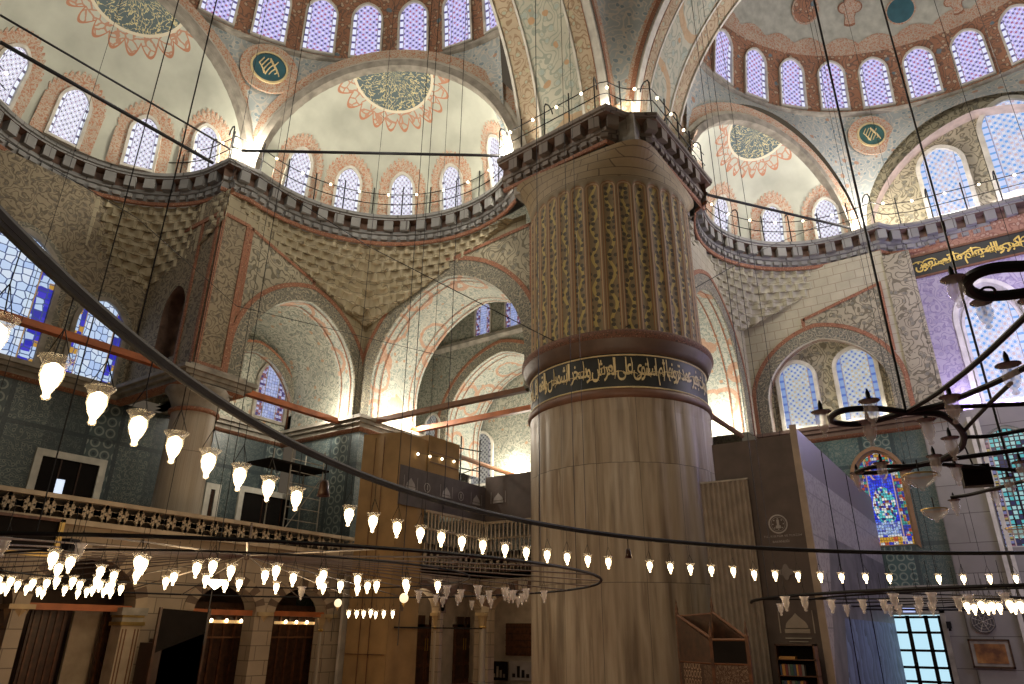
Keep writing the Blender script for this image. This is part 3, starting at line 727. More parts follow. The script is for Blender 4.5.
mb = MB(); wall(mb, plane_x(26.5), -9, 1.28, FLOOR, 6.9, [(-.95, .85, 2.5, 5.2, 1.05)]); mb.bx(26.5, 26.68, 1.27, 1.29, FLOOR, 6.6); st(mb, 'wall_right_marble', m_marble_w)
mb = MB(); ribbon(mb, plane_x(26.5), arch_pts(-.95, .85, 2.5, 5.2, 1.05), 0, -.35); trim(mb, m_mould)
window(plane_x(26.85), -.95, .78, 2.55, 5.2, 1.0, g_vivid2, m_mould, .07, .12)
mb = MB(); mb.bx(26.3, 26.5, -.14, -.02, FLOOR, 6.6); mb.bx(26.3, 26.5, -.34, -.22, FLOOR, 6.6); trim(mb, m_mould)
# door with glazed panes
d1 = st_root('door_1', (26.9, 2.78, FLOOR))
MB().bx(26.78, 26.84, 1.95, 3.62, FLOOR, .62).build('daylit_panes', g_day, d1)
mb = MB()
for y in (2.0, 2.38, 2.9, 3.36, 3.52): mb.bx(26.7, 26.78, y-.055, y+.055, FLOOR, .6)
for z in (.55, .1, -.42, -.9, -1.3): mb.bx(26.7, 26.78, 1.95, 3.6, z-.035, z+.035)
mb.build('frame', m_dark, d1)
mb = MB()
for y in (1.90, 3.66): mb.bx(26.6, 26.72, y-.07, y+.07, FLOOR, .75)
mb.bx(26.6, 26.72, 1.83, 3.73, .66, .86); mb.build('architrave', m_stone, d1)
for y in (2.55, 2.72, 3.05, 3.2):  pass

# ---------------- the qibla lunette above the gallery
mb = MB(); wall(mb, plane_x(28.9), -8, 2.4, 14.5, 20.5); st(mb, 'wall_lunette', m_paint)
window(plane_x(28.9), -1.35, .72, 15.4, 17.6, .85, g_lun, m_mould, .16, .1)
window(plane_x(28.9), -3.95, .95, 15.6, 18.6, 1.1, g_lun, m_mould, .18, .1)
hL = (-2.9, 4.55, 14.5, 14.6, 4.75)
a = MB(); ribbon(a, plane_x(28.3), arch_pts(*hL, 40), 0, -.6); trim(a, M_plain('pink_stone', (.52, .42, .36), .7))

# ---------------- exedra half domes
def sph(c, R, z0, th, z): r = sqrt(max(0, R*R-(z-z0)**2)); return (c[0]+r*cos(th), c[1]+r*sin(th), z)
def half_dome(c, S_, ang, name, m):
    """sphere cap beyond the opening plane (normal at ang, distance PH from the semidome's centre)"""
    n = Vector((cos(ang), sin(ang))); dist = n.x*(c[0]-S_[0])+n.y*(c[1]-S_[1]); t0 = PH-dist   # plane offset from sphere centre
    mb = MB(); NU, NV = 72, 36
    def fn(u, v):
        ph = v*pi/2*.999; z = 14.5+RE*sin(ph)*1.0; r = RE*cos(ph)
        k = max(-1, min(1, t0/r if r > 1e-6 else (1 if t0 > 0 else -1))); A = acos(k)   # angles |a|<A lie beyond the plane
        a = ang+A*(2*u-1); 
        if r*1.0 < t0: return (c[0]+n.x*t0, c[1]+n.y*t0, 14.5+sqrt(RE*RE-t0*t0)) if t0 > 0 else (c[0]+r*cos(a), c[1]+r*sin(a), z)
        return (c[0]+r*cos(a), c[1]+r*sin(a), z)
    mb.grid(fn, NU, NV); st(mb, name, m, True)
    return sqrt(RE*RE-t0*t0), (c[0]+n.x*t0, c[1]+n.y*t0)
aa = []
for k, (c, S_, ang) in enumerate(((C1, SL, radians(30)), (C2, SL, radians(90)), (C3, SR, radians(60)))):
    aa.append(half_dome(c, S_, ang, 'ceiling_half_dome', M_dome('half_dome_paint_%s' % 'abc'[k], center=(c[0]+(PH-((c[0]-S_[0])*cos(ang)+(c[1]-S_[1])*sin(ang))+.1)*cos(ang), c[1]+(PH-((c[0]-S_[0])*cos(ang)+(c[1]-S_[1])*sin(ang))+.1)*sin(ang), 14.5+4.5), z0=14.5)))
    n = (cos(ang), sin(ang)); t = (-sin(ang), cos(ang)); a_, mid = aa[-1]
    Mp = lambda u, v, d, mid=mid, n=n, t=t: (mid[0]+t[0]*u-n[0]*d, mid[1]+t[1]*u-n[1]*d, v)
    P = arch_pts(0, a_, 14.5, 14.5, a_, 40, 0); Q = arch_pts(0, a_+.28, 14.5, 14.5, a_+.28, 40, 0); R_ = arch_pts(0, a_+.5, 14.5, 14.5, a_+.5, 40, 0)
    m1 = MB(); band(m1, Mp, P, Q, .30, .34); trim(m1, m_stone)
    m1 = MB(); band(m1, Mp, Q, R_, .16, .2); trim(m1, M_plain('pale_stone_ring', (.5, .47, .4), .7))
    m1 = MB(); band(m1, Mp, R_, arch_pts(0, a_+.95, 14.5, 14.5, a_+.95, 40, 0), .10, .12); trim(m1, m_orange_fret)
    # windows round the bowl
    rf = lambda z: sqrt(max(.01, RE*RE-(z-14.5)**2))
    offs = {0: (-57, -25, 1.5, 28, 53), 1: (-56, -30, -2, 24, 50), 2: (-53, -26, 5, 32, 58)}[k]
    for o in offs:
        window(drum(c, rf, ang+radians(o)), 0, .44, 14.6, 15.85, .55, g_ex, m_mould, .10, .05, d=.05, halo=m_orange_fret, halo_w=.34, scallop=1)

# ---------------- semidomes with their pendentives, drums and windows
ZR, RR = 20.0, 8.62
def r_sd(z): return RR*sqrt(max(0.0, 1-(max(0, z-ZR+.2)/9.0)**2))
def semidome(Sc, base, dirs, name, thetas, pale_z, zoff=0.0):
    """dirs: facing directions of the arch planes; base: start/end angle"""
    ap = 4.6+.75
    mb = MB()
    for ang in dirs:
        for i in range(40):
            for j in range(5):
                P = []
                for (ii, jj) in ((i, j), (i+1, j), (i+1, j+1), (i, j+1)):
                    th = ang+radians(-30+60*ii/40); w_ = PH*math.tan(th-ang)     # sideways in the arch plane
                    k = w_/(4.6+.02); zz = 14.5+ap*sqrt(max(0, 1-min(1, abs(k))**2))
                    rb = PH/cos(th-ang); f = jj/5
                    r = rb+(RR-rb)*f-.0; z = zz+(ZR+zoff-zz)*f
                    P.append((Sc[0]+r*cos(th), Sc[1]+r*sin(th), z))
                mb.q(*P)
    trim(mb, m_pend, True)
    a0, a1 = base
    # ring cornice
    m2 = MB(); N = 72
    for i in range(N):
        for (ra, za), (rb, zb_) in zip([(RR, -.12), (RR-.16, -.08), (RR-.2, .0), (RR-.12, .05), (RR-.02, .08)], [(RR-.16, -.08), (RR-.2, .0), (RR-.12, .05), (RR-.02, .08), (RR, .1)]):
            t0, t1 = a0+(a1-a0)*i/N, a0+(a1-a0)*(i+1)/N
            m2.q((Sc[0]+ra*cos(t0), Sc[1]+ra*sin(t0), ZR+zoff+za), (Sc[0]+ra*cos(t1), Sc[1]+ra*sin(t1), ZR+zoff+za), (Sc[0]+rb*cos(t1), Sc[1]+rb*sin(t1), ZR+zoff+zb_), (Sc[0]+rb*cos(t0), Sc[1]+rb*sin(t0), ZR+zoff+zb_))
    trim(m2, m_stone)
    for nm, za, zb_, m in (('ceiling_drum', ZR, pale_z, m_drum), ('ceiling_semidome', pale_z, ZR+8.75, M_plain('semidome_plaster', (.48, .49, .42), .85))):
        m3 = MB()
        m3.grid(lambda u, v: (Sc[0]+r_sd(za+(zb_-za)*v)*cos(a0+(a1-a0)*u), Sc[1]+r_sd(za+(zb_-za)*v)*sin(a0+(a1-a0)*u), zoff+za+(zb_-za)*v), 90, 14); st(m3, nm, m, True)
    # scalloped orange fringe hanging into the pale dome
    m4 = MB()
    def zf(u): return pale_z+.35+.28*abs(sin(u*60))
    m4.grid(lambda u, v: (Sc[0]+(r_sd(pale_z-.1+(zf(u)-pale_z+.1)*v)-.03)*cos(a0+(a1-a0)*u), Sc[1]+(r_sd(pale_z-.1+(zf(u)-pale_z+.1)*v)-.03)*sin(a0+(a1-a0)*u), zoff+pale_z-.1+(zf(u)-pale_z+.1)*v), 360, 2); trim(m4, m_orange_fret)
    for th in thetas:
        rf = lambda z: r_sd(z-zoff)
        window(drum(Sc, rf, radians(th)), 0, .56, ZR+zoff+.28, ZR+zoff+1.95, .58, g_up, m_mould, .08, .06, d=.05)
semidome(SL, (radians(-25), radians(200)), [radians(30), radians(90), radians(150)], 'left', [-0.2, 11.6, 23.9, 36.4, 48.3, 60.3, 72.5, 84.5], 23.2)
semidome(SR, (radians(-80), radians(118)), [radians(60), radians(0), radians(-60)], 'right', [-28, -16, -4, 8.4, 20.6, 32.7, 45.3, 58.1, 71.5], 22.95, .85)
# roundels with script on the pendentives
def roundel(Sc, ang, z, R_, name_m, lab):
    r = 8.58; c = Vector((Sc[0]+r*cos(ang), Sc[1]+r*sin(ang), z)); n = Vector((-cos(ang), -sin(ang), -.1)).normalized(); t = Vector((-sin(ang), cos(ang), 0)); b = n.cross(t)
    o = thing('calligraphy_roundel', lab, 'roundel', c+n*.12)
    def disc(r0, r1, d): 
        mb = MB()
        for i in range(40):
            a, a2 = 2*pi*i/40, 2*pi*(i+1)/40
            f = lambda rr, an: c+t*(rr*cos(an))+b*(rr*sin(an))+n*d
            mb.q(f(r0, a), f(r0, a2), f(r1, a2), f(r1, a)); mb.q(f(r1, a), f(r1, a2), f(r1, a2)-n*.1, f(r1, a)-n*.1)
        return mb
    disc(0.001, R_, .12).build('disc', name_m, o); disc(R_, R_+.07, .16).build('rim', m_gold, o); disc(R_+.07, R_+.42, .10).build('painted_border', m_orange_fret, o)
    sb = MB(); rnd = random.Random(int(z*100))
    for k in range(7):
        x0 = -.45+.15*k; pts = []
        for j in range(9):
            q = j/8; pts.append(c+t*((x0+.18*sin(q*5+k))*R_)+b*((-.6+1.1*q+.1*sin(q*9+k*2))*R_*(1-.2*abs(x0)))+n*.15)
        sb.tube(pts, .022, 5)
    sb.build('script', m_gold, o)
m_disc = M_plain('roundel_blue', (.035, .12, .15), .6)
m_disc2 = M_plain('roundel_green', (.05, .14, .13), .6)
roundel(SL, radians(58.7), 18.9, .58, m_disc, 'blue calligraphy roundel between two half domes on the left')
roundel(SR, radians(24.7), 19.6, .5, m_disc2, 'green calligraphy roundel between half dome and lunette on the right')

def on_dome(px, py, Sc, zoff):
    d = ray(px, py); t_ = 5.0
    while t_ < 60:
        p = d*t_
        if p.z > ZR+zoff and hypot(p.x-Sc[0], p.y-Sc[1]) >= r_sd(p.z-zoff) and p.x > Sc[0]: return p
        t_ += .02
for (px, py, R_, m, lab) in ((804, 10, .62, m_drum, 'left painted roundel'), (900, 11, .58, m_disc, 'blue painted roundel'), (849, 8, .55, m_orange_fret, 'orange motif'), (720, 0, .4, m_orange_fret, ''), (955, 0, .45, m_orange_fret, '')):
    p = on_dome(px, py, SR, .85); n = (Vector((SR[0], SR[1], 20.5))-p).normalized(); t = Vector((-n.y, n.x, 0)).normalized(); b = n.cross(t)
    if b.z < 0: b = -b
    mb = MB(); fr_ = MB()
    pr = (lambda q: 1.0) if m is not m_orange_fret else (lambda q: .62+.3*abs(cos(2*q))+(.5 if abs(q-3*pi/2) < .4 else 0))
    for k in range(40):
        q0, q1 = 2*pi*k/40, 2*pi*(k+1)/40; f = lambda r, q: p+n*.12+t*(r*R_*cos(q)*pr(q))+b*(r*R_*sin(q)*pr(q))
        mb.q(f(0, q0), f(.9, q0), f(.9, q1), f(0, q1)); fr_.q(f(.9, q0), f(1.02, q0), f(1.02, q1), f(.9, q1))
    trim(mb, m); trim(fr_, m_orange_fret if m is not m_orange_fret else m_orange_line)

# ---------------- main arches that spring from the great pier
def main_arch(Mp, y0, y1, uc, R0=9.5, zc=14.5, span=(0.0, 2.0)):
    def P(a, dy, dr=0.0): return (uc+(R0-dr)*cos(a), zc+(R0-dr)*sin(a), dy)
    def strip(d0, d1, m, dr=0.0, nm='trim'):
        mb = MB(); N = 40
        for i in range(N):
            a, b = span[0]+(span[1]-span[0])*i/N, span[0]+(span[1]-span[0])*(i+1)/N
            p = [P(a, d0, dr), P(b, d0, dr), P(b, d1, dr), P(a, d1, dr)]; mb.q(*[Mp(*q) for q in p])
            if dr > 0:
                for d_ in (d0, d1): mb.q(*[Mp(*q) for q in (P(a, d_, dr), P(b, d_, dr), P(b, d_, 0), P(a, d_, 0))])
        trim(mb, m, True)
    D = y1-y0
    strip(-.0, -D, m_main)
    strip(-.0, -.28, m_mould, .10); strip(-.28, -.30, m_orange_line, .12)
    strip(-.32, -.86, m_main_b, .03); strip(-.88, -.96, m_mould, .06)
    strip(-(D-.86), -(D-.78), m_mould, .06); strip(-(D-.76), -(D-.12), m_main_b, .03); strip(-(D-.1), -D, m_mould, .10)
    # archivolt on the front face
    mb = MB(); N = 40
    for ro, ri, m in ((.02, -.16, m_orange_line), (-.16, -.5, m_orange_fret)):
        mb = MB()
        for i in range(N):
            a, b = span[0]+(span[1]-span[0])*i/N, span[0]+(span[1]-span[0])*(i+1)/N
            mb.q(*[Mp(*q) for q in (P(a, .05, ro), P(b, .05, ro), P(b, .05, ri), P(a, .05, ri))])
        trim(mb, m)
main_arch(lambda u, v, d: (u, 7.2-d, v), 7.2, 10.6, 6.5)
main_arch(lambda u, v, d: (16.5-d, u, v), 16.5, 19.9, -2.8)
# springer block between them
# pendentive between the two arches
mb = MB()
def pend(u, v):
    a = v*1.25
    p = Vector((6.5+9.8*cos(a), 7.25, 14.5+9.8*sin(a))); q = Vector((16.45, -2.8+9.8*cos(a), 14.5+9.8*sin(a)))
    s = p.lerp(q, u); bul = sin(pi*u)*.12*(p-q).length; dv = Vector((1, 1, 0)).normalized()*bul; return s+dv
mb.grid(pend, 16, 24); st(mb, 'ceiling_pendentive', m_pend, True)
mb = MB(); mb.bx(15.9, 19.9, 7.2, 10.6, 14.5, 15.0); mb.bx(16.2, 19.9, 6.6, 10.6, 14.5, 15.6); trim(mb, m_main_b)

# ================================================================== THE GREAT PIER
pier = thing('pier', 'massive round marble pier with carved upper drum and black gold script band', 'pier', (*PC, FLOOR))
m_pier = NT('pier_marble')
def pier_mat():
    t = m_pier; x, y, z = t.xyz()
    ang = t.math('MULTIPLY', t.math('ARCTAN2', y, x), 2.5)
    slab = t.math('FLOOR', t.math('MULTIPLY', ang, .95)); row = t.math('FLOOR', t.math('MULTIPLY', z, .36))
    vec = t.comb(t.math('MULTIPLY', ang, 3.2), t.math('MULTIPLY', z, .30), t.math('ADD', t.math('MULTIPLY', slab, 7.3), t.math('MULTIPLY', row, 3.1)))
    n = t.noise(1.0, 9, vec)
    c = t.ramp(n, [(.30, (.12, .09, .06)), (.42, (.27, .22, .155)), (.52, (.38, .325, .245)), (.60, (.31, .255, .185)), (.66, (.21, .165, .115)), (.72, (.40, .345, .265))])
    st_n = t.noise(1.0, 4, t.comb(t.math('MULTIPLY', ang, 11.0), t.math('MULTIPLY', z, .12), slab))
    c = t.mix(t.mapr(st_n, .52, .72, 0, .55), c, (.20, .155, .105))
    c = t.mix(t.mapr(t.noise(.45, 3), .35, .65, 0, .35), c, (.25, .18, .115))
    s1 = t.math('LESS_THAN', t.math('FRACT', t.math('MULTIPLY', ang, .95)), .012); s2 = t.math('LESS_THAN', t.math('FRACT', t.math('MULTIPLY', z, .36)), .006)
    c = t.mix(t.math('MULTIPLY', t.math('MAXIMUM', s1, s2), .75), c, (.06, .045, .03))
    return t.done(c, .45)
pier_mat()
H0 = -FLOOR
def zz(z): return z
N = 96
mb = MB()
def flute(a): return 2.5+.035*abs(sin(a*14))
mb.grid(lambda u, v: (PC[0]+flute(2*pi*u)*cos(2*pi*u), PC[1]+flute(2*pi*u)*sin(2*pi*u), FLOOR+(5.2-FLOOR)*v), 28*8, 2)
# scalloped arris stop under the mouldings
mb.grid(lambda u, v: (PC[0]+(2.5+.035*abs(sin(2*pi*u*14))*(1-v)+.05*v)*cos(2*pi*u), PC[1]+(2.5+.035*abs(sin(2*pi*u*14))*(1-v)+.05*v)*sin(2*pi*u), 5.2+.32*v), 28*8, 3)
mb.build('shaft', m_pier.m, pier, True)
MB().lathe([(2.5, 5.5), (2.57, 5.52), (2.62, 5.6), (2.60, 5.7), (2.51, 5.78)], (*PC, 0), N).build('lower_moulding', M_plain('red_brown_moulding', (.15, .07, .04), .5), pier, True)
MB().lathe([(2.52, 5.76), (2.52, 6.72)], (*PC, 0), N).build('script_band', m_bandbk, pier, True)
MB().lathe([(2.52, 5.78), (2.55, 5.80), (2.52, 5.82)], (*PC, 0), N).build('gold_line', m_gold, pier, True)
MB().lathe([(2.52, 6.66), (2.55, 6.68), (2.52, 6.70)], (*PC, 0), N).build('gold_line', m_gold, pier, True)
mb = MB().lathe([(2.52, 6.72), (2.60, 6.74), (2.65, 6.86), (2.71, 6.98), (2.74, 7.08)], (*PC, 0), N); mb.build('upper_moulding', M_plain('umber_moulding', (.10, .06, .04), .5), pier, True)
MB().lathe([(2.74, 7.08), (2.79, 7.16), (2.78, 7.26), (2.70, 7.33), (2.6, 7.38), (2.5, 7.40)], (*PC, 0), N).build('torus', m_wood_like := M_arab('torus_paint', (.17, .075, .045), (.05, .03, .02), (.25, .13, .08), 3.5), pier, True)
# painted, fluted upper drum with round-headed panels
NP = 34
mb = MB()
def rdrum(a, z):
    ph = (a/(2*pi)*NP) % 1.0; top = 11.95+.22*sqrt(max(0, 1-((ph-.5)/.42)**2)) if abs(ph-.5) < .42 else 0
    inside = abs(ph-.5) < .42 and z < top
    return 2.50-(.06*(1-((ph-.5)/.42)**2) if inside else -.015)
mb.grid(lambda u, v: (PC[0]+rdrum(2*pi*u, 7.38+4.95*v)*cos(2*pi*u), PC[1]+rdrum(2*pi*u, 7.38+4.95*v)*sin(2*pi*u), 7.38+4.95*v), NP*10, 70)
t = NT('fluted_drum_paint'); x, y, z = t.xyz()
an = t.math('ARCTAN2', y, x); ph = t.math('FRACT', t.math('ADD', t.math('MULTIPLY', an, NP/(2*pi)), NP))
dc = t.math('ABSOLUTE', t.math('SUBTRACT', ph, .5))
wav = t.math('MULTIPLY', t.math('SINE', t.math('MULTIPLY', z, 6.5)), .17)
sv = t.math('ABSOLUTE', t.math('SUBTRACT', t.math('SUBTRACT', ph, .5), wav))
c = t.mix(t.math('LESS_THAN', sv, .10), (.21, .16, .09), (.42, .33, .12))
vv = t.comb(t.math('MULTIPLY', an, 2.5), z)
c = t.mix(t.math('LESS_THAN', t.vor(5.0, 'F1', vv, .5, dim='2D'), .30), c, (.085, .075, .055))
wm = 2*pi*2.5/NP; dz = t.math('MAXIMUM', t.math('SUBTRACT', z, 11.95-FLOOR), 0.0); dm = t.math('MULTIPLY', dc, wm)
q_ = t.math('SQRT', t.math('ADD', t.math('MULTIPLY', dm, dm), t.math('MULTIPLY', dz, dz)))
c = t.mix(t.math('GREATER_THAN', q_, wm*.32), c, (.30, .14, .06))
c = t.mix(t.math('GREATER_THAN', q_, wm*.36), c, (.34, .27, .16))
c = t.mix(t.math('GREATER_THAN', q_, wm*.43), c, (.24, .11, .055))
c = t.mix(t.math('GREATER_THAN', q_, wm*.47), c, (.20, .155, .09))
mb.build('fluted_drum', t.done(c, .7), pier, True)
# corbelled brickwork from the round drum to the square capital
a = MB()
m_brick = M_blocks('capital_blocks', (.30, .225, .125), (.25, .185, .10), (.09, .06, .035), .5, .26)
def capp(u, v):
    th = 2*pi*u; base = 2.52
    # superellipse radius grows to the square
    k = v**1.3; e_ = 2+k*5; ct, s_ = abs(cos(th)), abs(sin(th)); sq = 1/((ct**e_+s_**e_)**(1/e_))
    r = (base+(2.35-base)*k)*sq if v < .0 else base*(1-k)+2.36*sq*k
    st_ = .035*(int(v*9)/9-v)
    return (PC[0]+(r+st_)*cos(th), PC[1]+(r+st_)*sin(th), 12.3+.95*v)
a.grid(capp, 128, 9); a.build('corbelling', m_brick, pier)
a = MB(); a.bx(15.55, 19.9, 6.3, 10.6, 13.1, 14.4); a.build('capital_core', m_stone, pier)
# stalactite corner drops under the capital
for (ax, ay) in ((15.75, 7.35), (16.75, 6.55)):
    a = MB()
    for k in range(4): a.box((ax+(PC[0]-ax)*.06*k, ay+(PC[1]-ay)*.06*k, 13.2-.2*k), (.62-.15*k, .62-.15*k, .2), atan2(PC[1]-ay, PC[0]-ax))
    a.build('stalactite_corner', m_brick, pier)

# ---------------- Arabic inscription, joined letter forms
FM = {'ا': (0xFE8D, 2), 'ة': (0xFE93, 2), 'ب': (0xFE8F, 4), 'ت': (0xFE95, 4), 'ث': (0xFE99, 4), 'ج': (0xFE9D, 4), 'ح': (0xFEA1, 4), 'خ': (0xFEA5, 4), 'د': (0xFEA9, 2), 'ذ': (0xFEAB, 2), 'ر': (0xFEAD, 2), 'ز': (0xFEAF, 2), 'س': (0xFEB1, 4), 'ش': (0xFEB5, 4), 'ص': (0xFEB9, 4), 'ض': (0xFEBD, 4), 'ط': (0xFEC1, 4), 'ع': (0xFEC9, 4), 'غ': (0xFECD, 4), 'ف': (0xFED1, 4), 'ق': (0xFED5, 4), 'ك': (0xFED9, 4), 'ل': (0xFEDD, 4), 'م': (0xFEE1, 4), 'ن': (0xFEE5, 4), 'ه': (0xFEE9, 4), 'و': (0xFEED, 2), 'ى': (0xFEEF, 2), 'ي': (0xFEF1, 4)}
def shape(s):
    out = []
    for i, ch in enumerate(s):
        if ch == ' ': out.append(' '); continue
        base, n = FM[ch]; prev = i > 0 and s[i-1] != ' ' and FM[s[i-1]][1] == 4; nxt = n == 4 and i+1 < len(s) and s[i+1] != ' '
        out.append(chr(base+(3 if prev and nxt else 1 if prev else 2 if nxt else 0)))
    return ''.join(reversed(out))
def text_mesh(s, name, off=0.0, space=1.0, ext=.0):
    c = bpy.data.curves.new(name, 'FONT'); c.body = s; c.size = 1; c.offset = off; c.space_character = space; c.extrude = ext; c.resolution_u = 4
    o = bpy.data.objects.new(name, c); COL.objects.link(o); bpy.context.view_layer.update()
    me = bpy.data.meshes.new_from_object(o.evaluated_get(bpy.context.evaluated_depsgraph_get())); bpy.data.objects.remove(o); bpy.data.curves.remove(c)
    return me
def place_text(s, name, mat, fn, parent, W, Hh, off=.012, v0=0.0, space=1.0):
    me = text_mesh(s, name, off, space)
    xs = [v.co.x for v in me.vertices]; ys = [v.co.y for v in me.vertices]; x0, x1, y0, y1 = min(xs), max(xs), min(ys), max(ys)
    po = Vector((0, 0, 0)); p = parent
    while p: po += p.location; p = p.parent
    for v in me.vertices:
        u = (v.co.x-x0)/(x1-x0); w_ = (v.co.y-y0)/(y1-y0); v.co = Vector(fn(u*W, v0+w_*Hh))-po
    me.materials.clear(); me.materials.append(mat)
    o = bpy.data.objects.new(name, me); COL.objects.link(o); o.parent = parent
    return o
# the visible side of the band: from azimuth ~292 deg (left) to ~118 (right); reads right to left
A0, A1 = radians(126), radians(284)      # left end, right end of the visible half as seen from the hall
def bandfn(x, z):  a = A0+x/2.6; return (PC[0]+2.535*cos(a), PC[1]+2.535*sin(a), z)
Wb = (A1-A0)*2.6
place_text(shape('لسموات بغير عمد ترونها ثم استوى على العرش وسخر الشمس والقمر كل يجري'), 'inscription', m_gold, bandfn, pier, Wb, .77, .010, 5.845, .74)
# tall uprights that cross the line as in the stacked script
a = MB(); rnd = random.Random(3)
for k in range(11):
    xx = Wb*(.06+.062*k)+rnd.uniform(-.05, .05); z0 = 6.05+rnd.uniform(-.05, .1)
    a.tube([bandfn(xx+.03*math.sin(q), z0+(6.6-z0)*q/3) for q in range(4)], [.010, .013, .014, .008], 5)
for k in range(20):
    xx = Wb*(.04+.047*k); z0 = 5.95+.35*rnd.random(); r0 = .09+.05*rnd.random()
    a.tube([bandfn(xx+r0*1.6*cos(q*.55), z0+r0*.7*sin(q*.55)-.02*q*.2) for q in range(7)], [.004, .008, .012, .013, .012, .008, .004], 5)
a.build('letter_strokes', m_gold, pier)

# qibla wall inscription band
insc = thing('inscription_band', 'long black panel with gold script above the purple-lit wall', 'inscription', (XQ, -4, 12.4))
MB().bx(XQ-.06, XQ+.05, -9, .42, 12.4, 13.25).build('panel', m_bandbk, insc)
MB().bx(XQ-.1, XQ, -9, .42, 13.22, 13.29).bx(XQ-.1, XQ, -9, .42, 12.36, 12.42).build('gold_line', m_brown_beam, insc)
qf = lambda x, z: (XQ-.075, .36-x, z)
place_text(shape('ان الصلوة تنهى عن الفحشا والمنكر ولذكر الله اكبر والله يعلم ما تصنعون'), 'script', m_goldy, qf, insc, 9.2, .62, .02, 12.47, .84)
a = MB()
for k in range(44):
    xx = .1+.2*k; z0 = 12.6+.35*rnd.random(); r0 = .1+.06*rnd.random()
    a.tube([qf(xx+r0*1.5*cos(q*.6), z0+r0*.8*sin(q*.6)) for q in range(7)], [.01, .02, .026, .028, .024, .018, .008], 5)
a.build('letter_strokes', m_goldy, insc)

# ================================================================== GALLERIES AND ARCADES
YG = 17.75
def gx(px, py=600, y=YG): return at_y(px, py, y).x
# floor slab of the left gallery
st(MB().bx(2, 16.84, YG+.05, YW, 2.1, 2.36), 'floor_gallery', m_lower)
mb = MB(); mb.bx(2, 16.84, 18.2, 18.6, 2.36, 2.5); trim(mb, m_stone)
holesL = []
for (pl, pr, ps, pa) in ((-60, 14, 612, 560), (30, 136, 606, 556), (195, 257, 611, 583), (276, 328, 613, 588)):
    xl, xr = gx(pl), gx(pr); sp = at_y((pl+pr)/2, ps, YG).z; ap = at_y((pl+pr)/2, pa, YG).z
    holesL.append(((xl+xr)/2, (xr-xl)/2, FLOOR, sp, ap-sp))
mb = MB(); wall(mb, plane_y(YG), 2.0, 16.84, FLOOR, 2.12, holesL)
for h in holesL: ribbon(mb, plane_y(YG), arch_pts(*h), 0, -.5)
st(mb, 'wall_arcade', m_lower)
# voussoirs in two stones
m_vo1 = M_plain('pale_voussoir', (.36, .28, .19), .7); m_vo2 = M_plain('dark_voussoir', (.13, .085, .055), .7)
def voussoirs(Mp, h, nv=15, w_=.3, m1=None, m2=None):
    for par, m in ((0, m1 or m_vo1), (1, m2 or m_vo2)):
        mb = MB()
        for k in range(nv):
            if k % 2 != par: continue
            a0, a1 = pi-pi*k/nv, pi-pi*(k+1)/nv
            for q in range(3):
                b0, b1 = a0+(a1-a0)*q/3, a0+(a1-a0)*(q+1)/3
                uc, half, _, sp, rise = h
                P = lambda a, e_: (uc+(half+e_)*cos(a), sp+arch_z(cos(a), rise+e_))
                band(mb, Mp, [P(b0, 0), P(b1, 0)], [P(b0, w_), P(b1, w_)], .03, .04)
        trim(mb, m)
for h in holesL[1:]: voussoirs(plane_y(YG), h)
def beam(x0, x1, y0, y1, z0, z1, label, mat, name='tie_beam', rot=0):
    mb = MB().bx(x0, x1, y0, y1, z0, z1); o = mb.build(name, mat); tag(o, label, 'beam'); return o
for h, lab in zip(holesL[1:], ('orange tie beam across the wide arch at the lower left', 'orange tie beam across the middle lower arch', 'orange tie beam across the lower arch nearest the cloth-wrapped pier')):
    beam(h[0]-h[1], h[0]+h[1], YG+.12, YG+.3, h[3]-.1, h[3]+.04, lab, m_orange_beam)
# small columns of the arcade
m_capg = M_plain('gilded_capital', (.40, .29, .15), .5, .1)
def small_col(x, label, r=.17, y=YG+.2, top=None):
    top = top if top is not None else holesL[2][3]
    t = thing('arcade_column', label, 'column', (x, y, FLOOR)); h = top-FLOOR
    MB().lathe([(r*1.35, 0), (r*1.35, .1), (r*1.15, .16), (r, .22)], (x, y, FLOOR), 20).build('base', m_stone, t, True)
    MB().lathe([(r, .22), (r*.93, h-.5)], (x, y, FLOOR), 20).build('shaft', m_col, t, True)
    MB().lathe([(r*.93, h-.5), (r*1.1, h-.48), (r*1.1, h-.44), (r*.98, h-.42)], (x, y, FLOOR), 20).build('gilt_ring', m_brass, t, True)
    c = MB(); c.lathe([(r*.98, h-.42), (r*1.2, h-.25), (r*1.5, h-.1)], (x, y, FLOOR), 8); c.box((x, y, FLOOR+h-.05), (r*3.1, r*3.1, .1)); c.build('capital', m_capg, t)
small_col((holesL[2][0]+holesL[2][1]+holesL[3][0]-holesL[3][1])/2, 'arcade column between the two dark lower arches')
small_col(holesL[3][0]+holesL[3][1]+.14, 'arcade column against the brown cloth-wrapped pier')
small_col(gx(20, 612), 'arcade column at the far lower left edge', top=holesL[1][3])
t = thing('square_pillar', 'square pillar with gilt mouldings left of the dark stair', 'pillar', (gx(128, 640), YG+.15, FLOOR))
x_ = gx(127, 640); MB().bx(x_-.24, x_+.24, YG-.06, YG+.4, FLOOR, .1).build('shaft', m_bal, t)
MB().bx(x_-.3, x_+.3, YG-.12, YG+.42, .1, .18).bx(x_-.27, x_+.27, YG-.09, YG+.42, .28, .33).build('gilt_moulding', m_brass, t)
MB().bx(x_-.26, x_+.26, YG-.07, YG+.4, .18, .28).bx(x_-.32, x_+.32, YG-.12, YG+.42, .33, .5).build('capital', m_stone, t)
mb = MB()
for dx in (-.19, -.11, .11, .19): mb.bx(x_+dx-.012, x_+dx+.012, YG-.075, YG-.06, FLOOR, .02)
mb.build('inlay_lines', m_brown_beam, t)
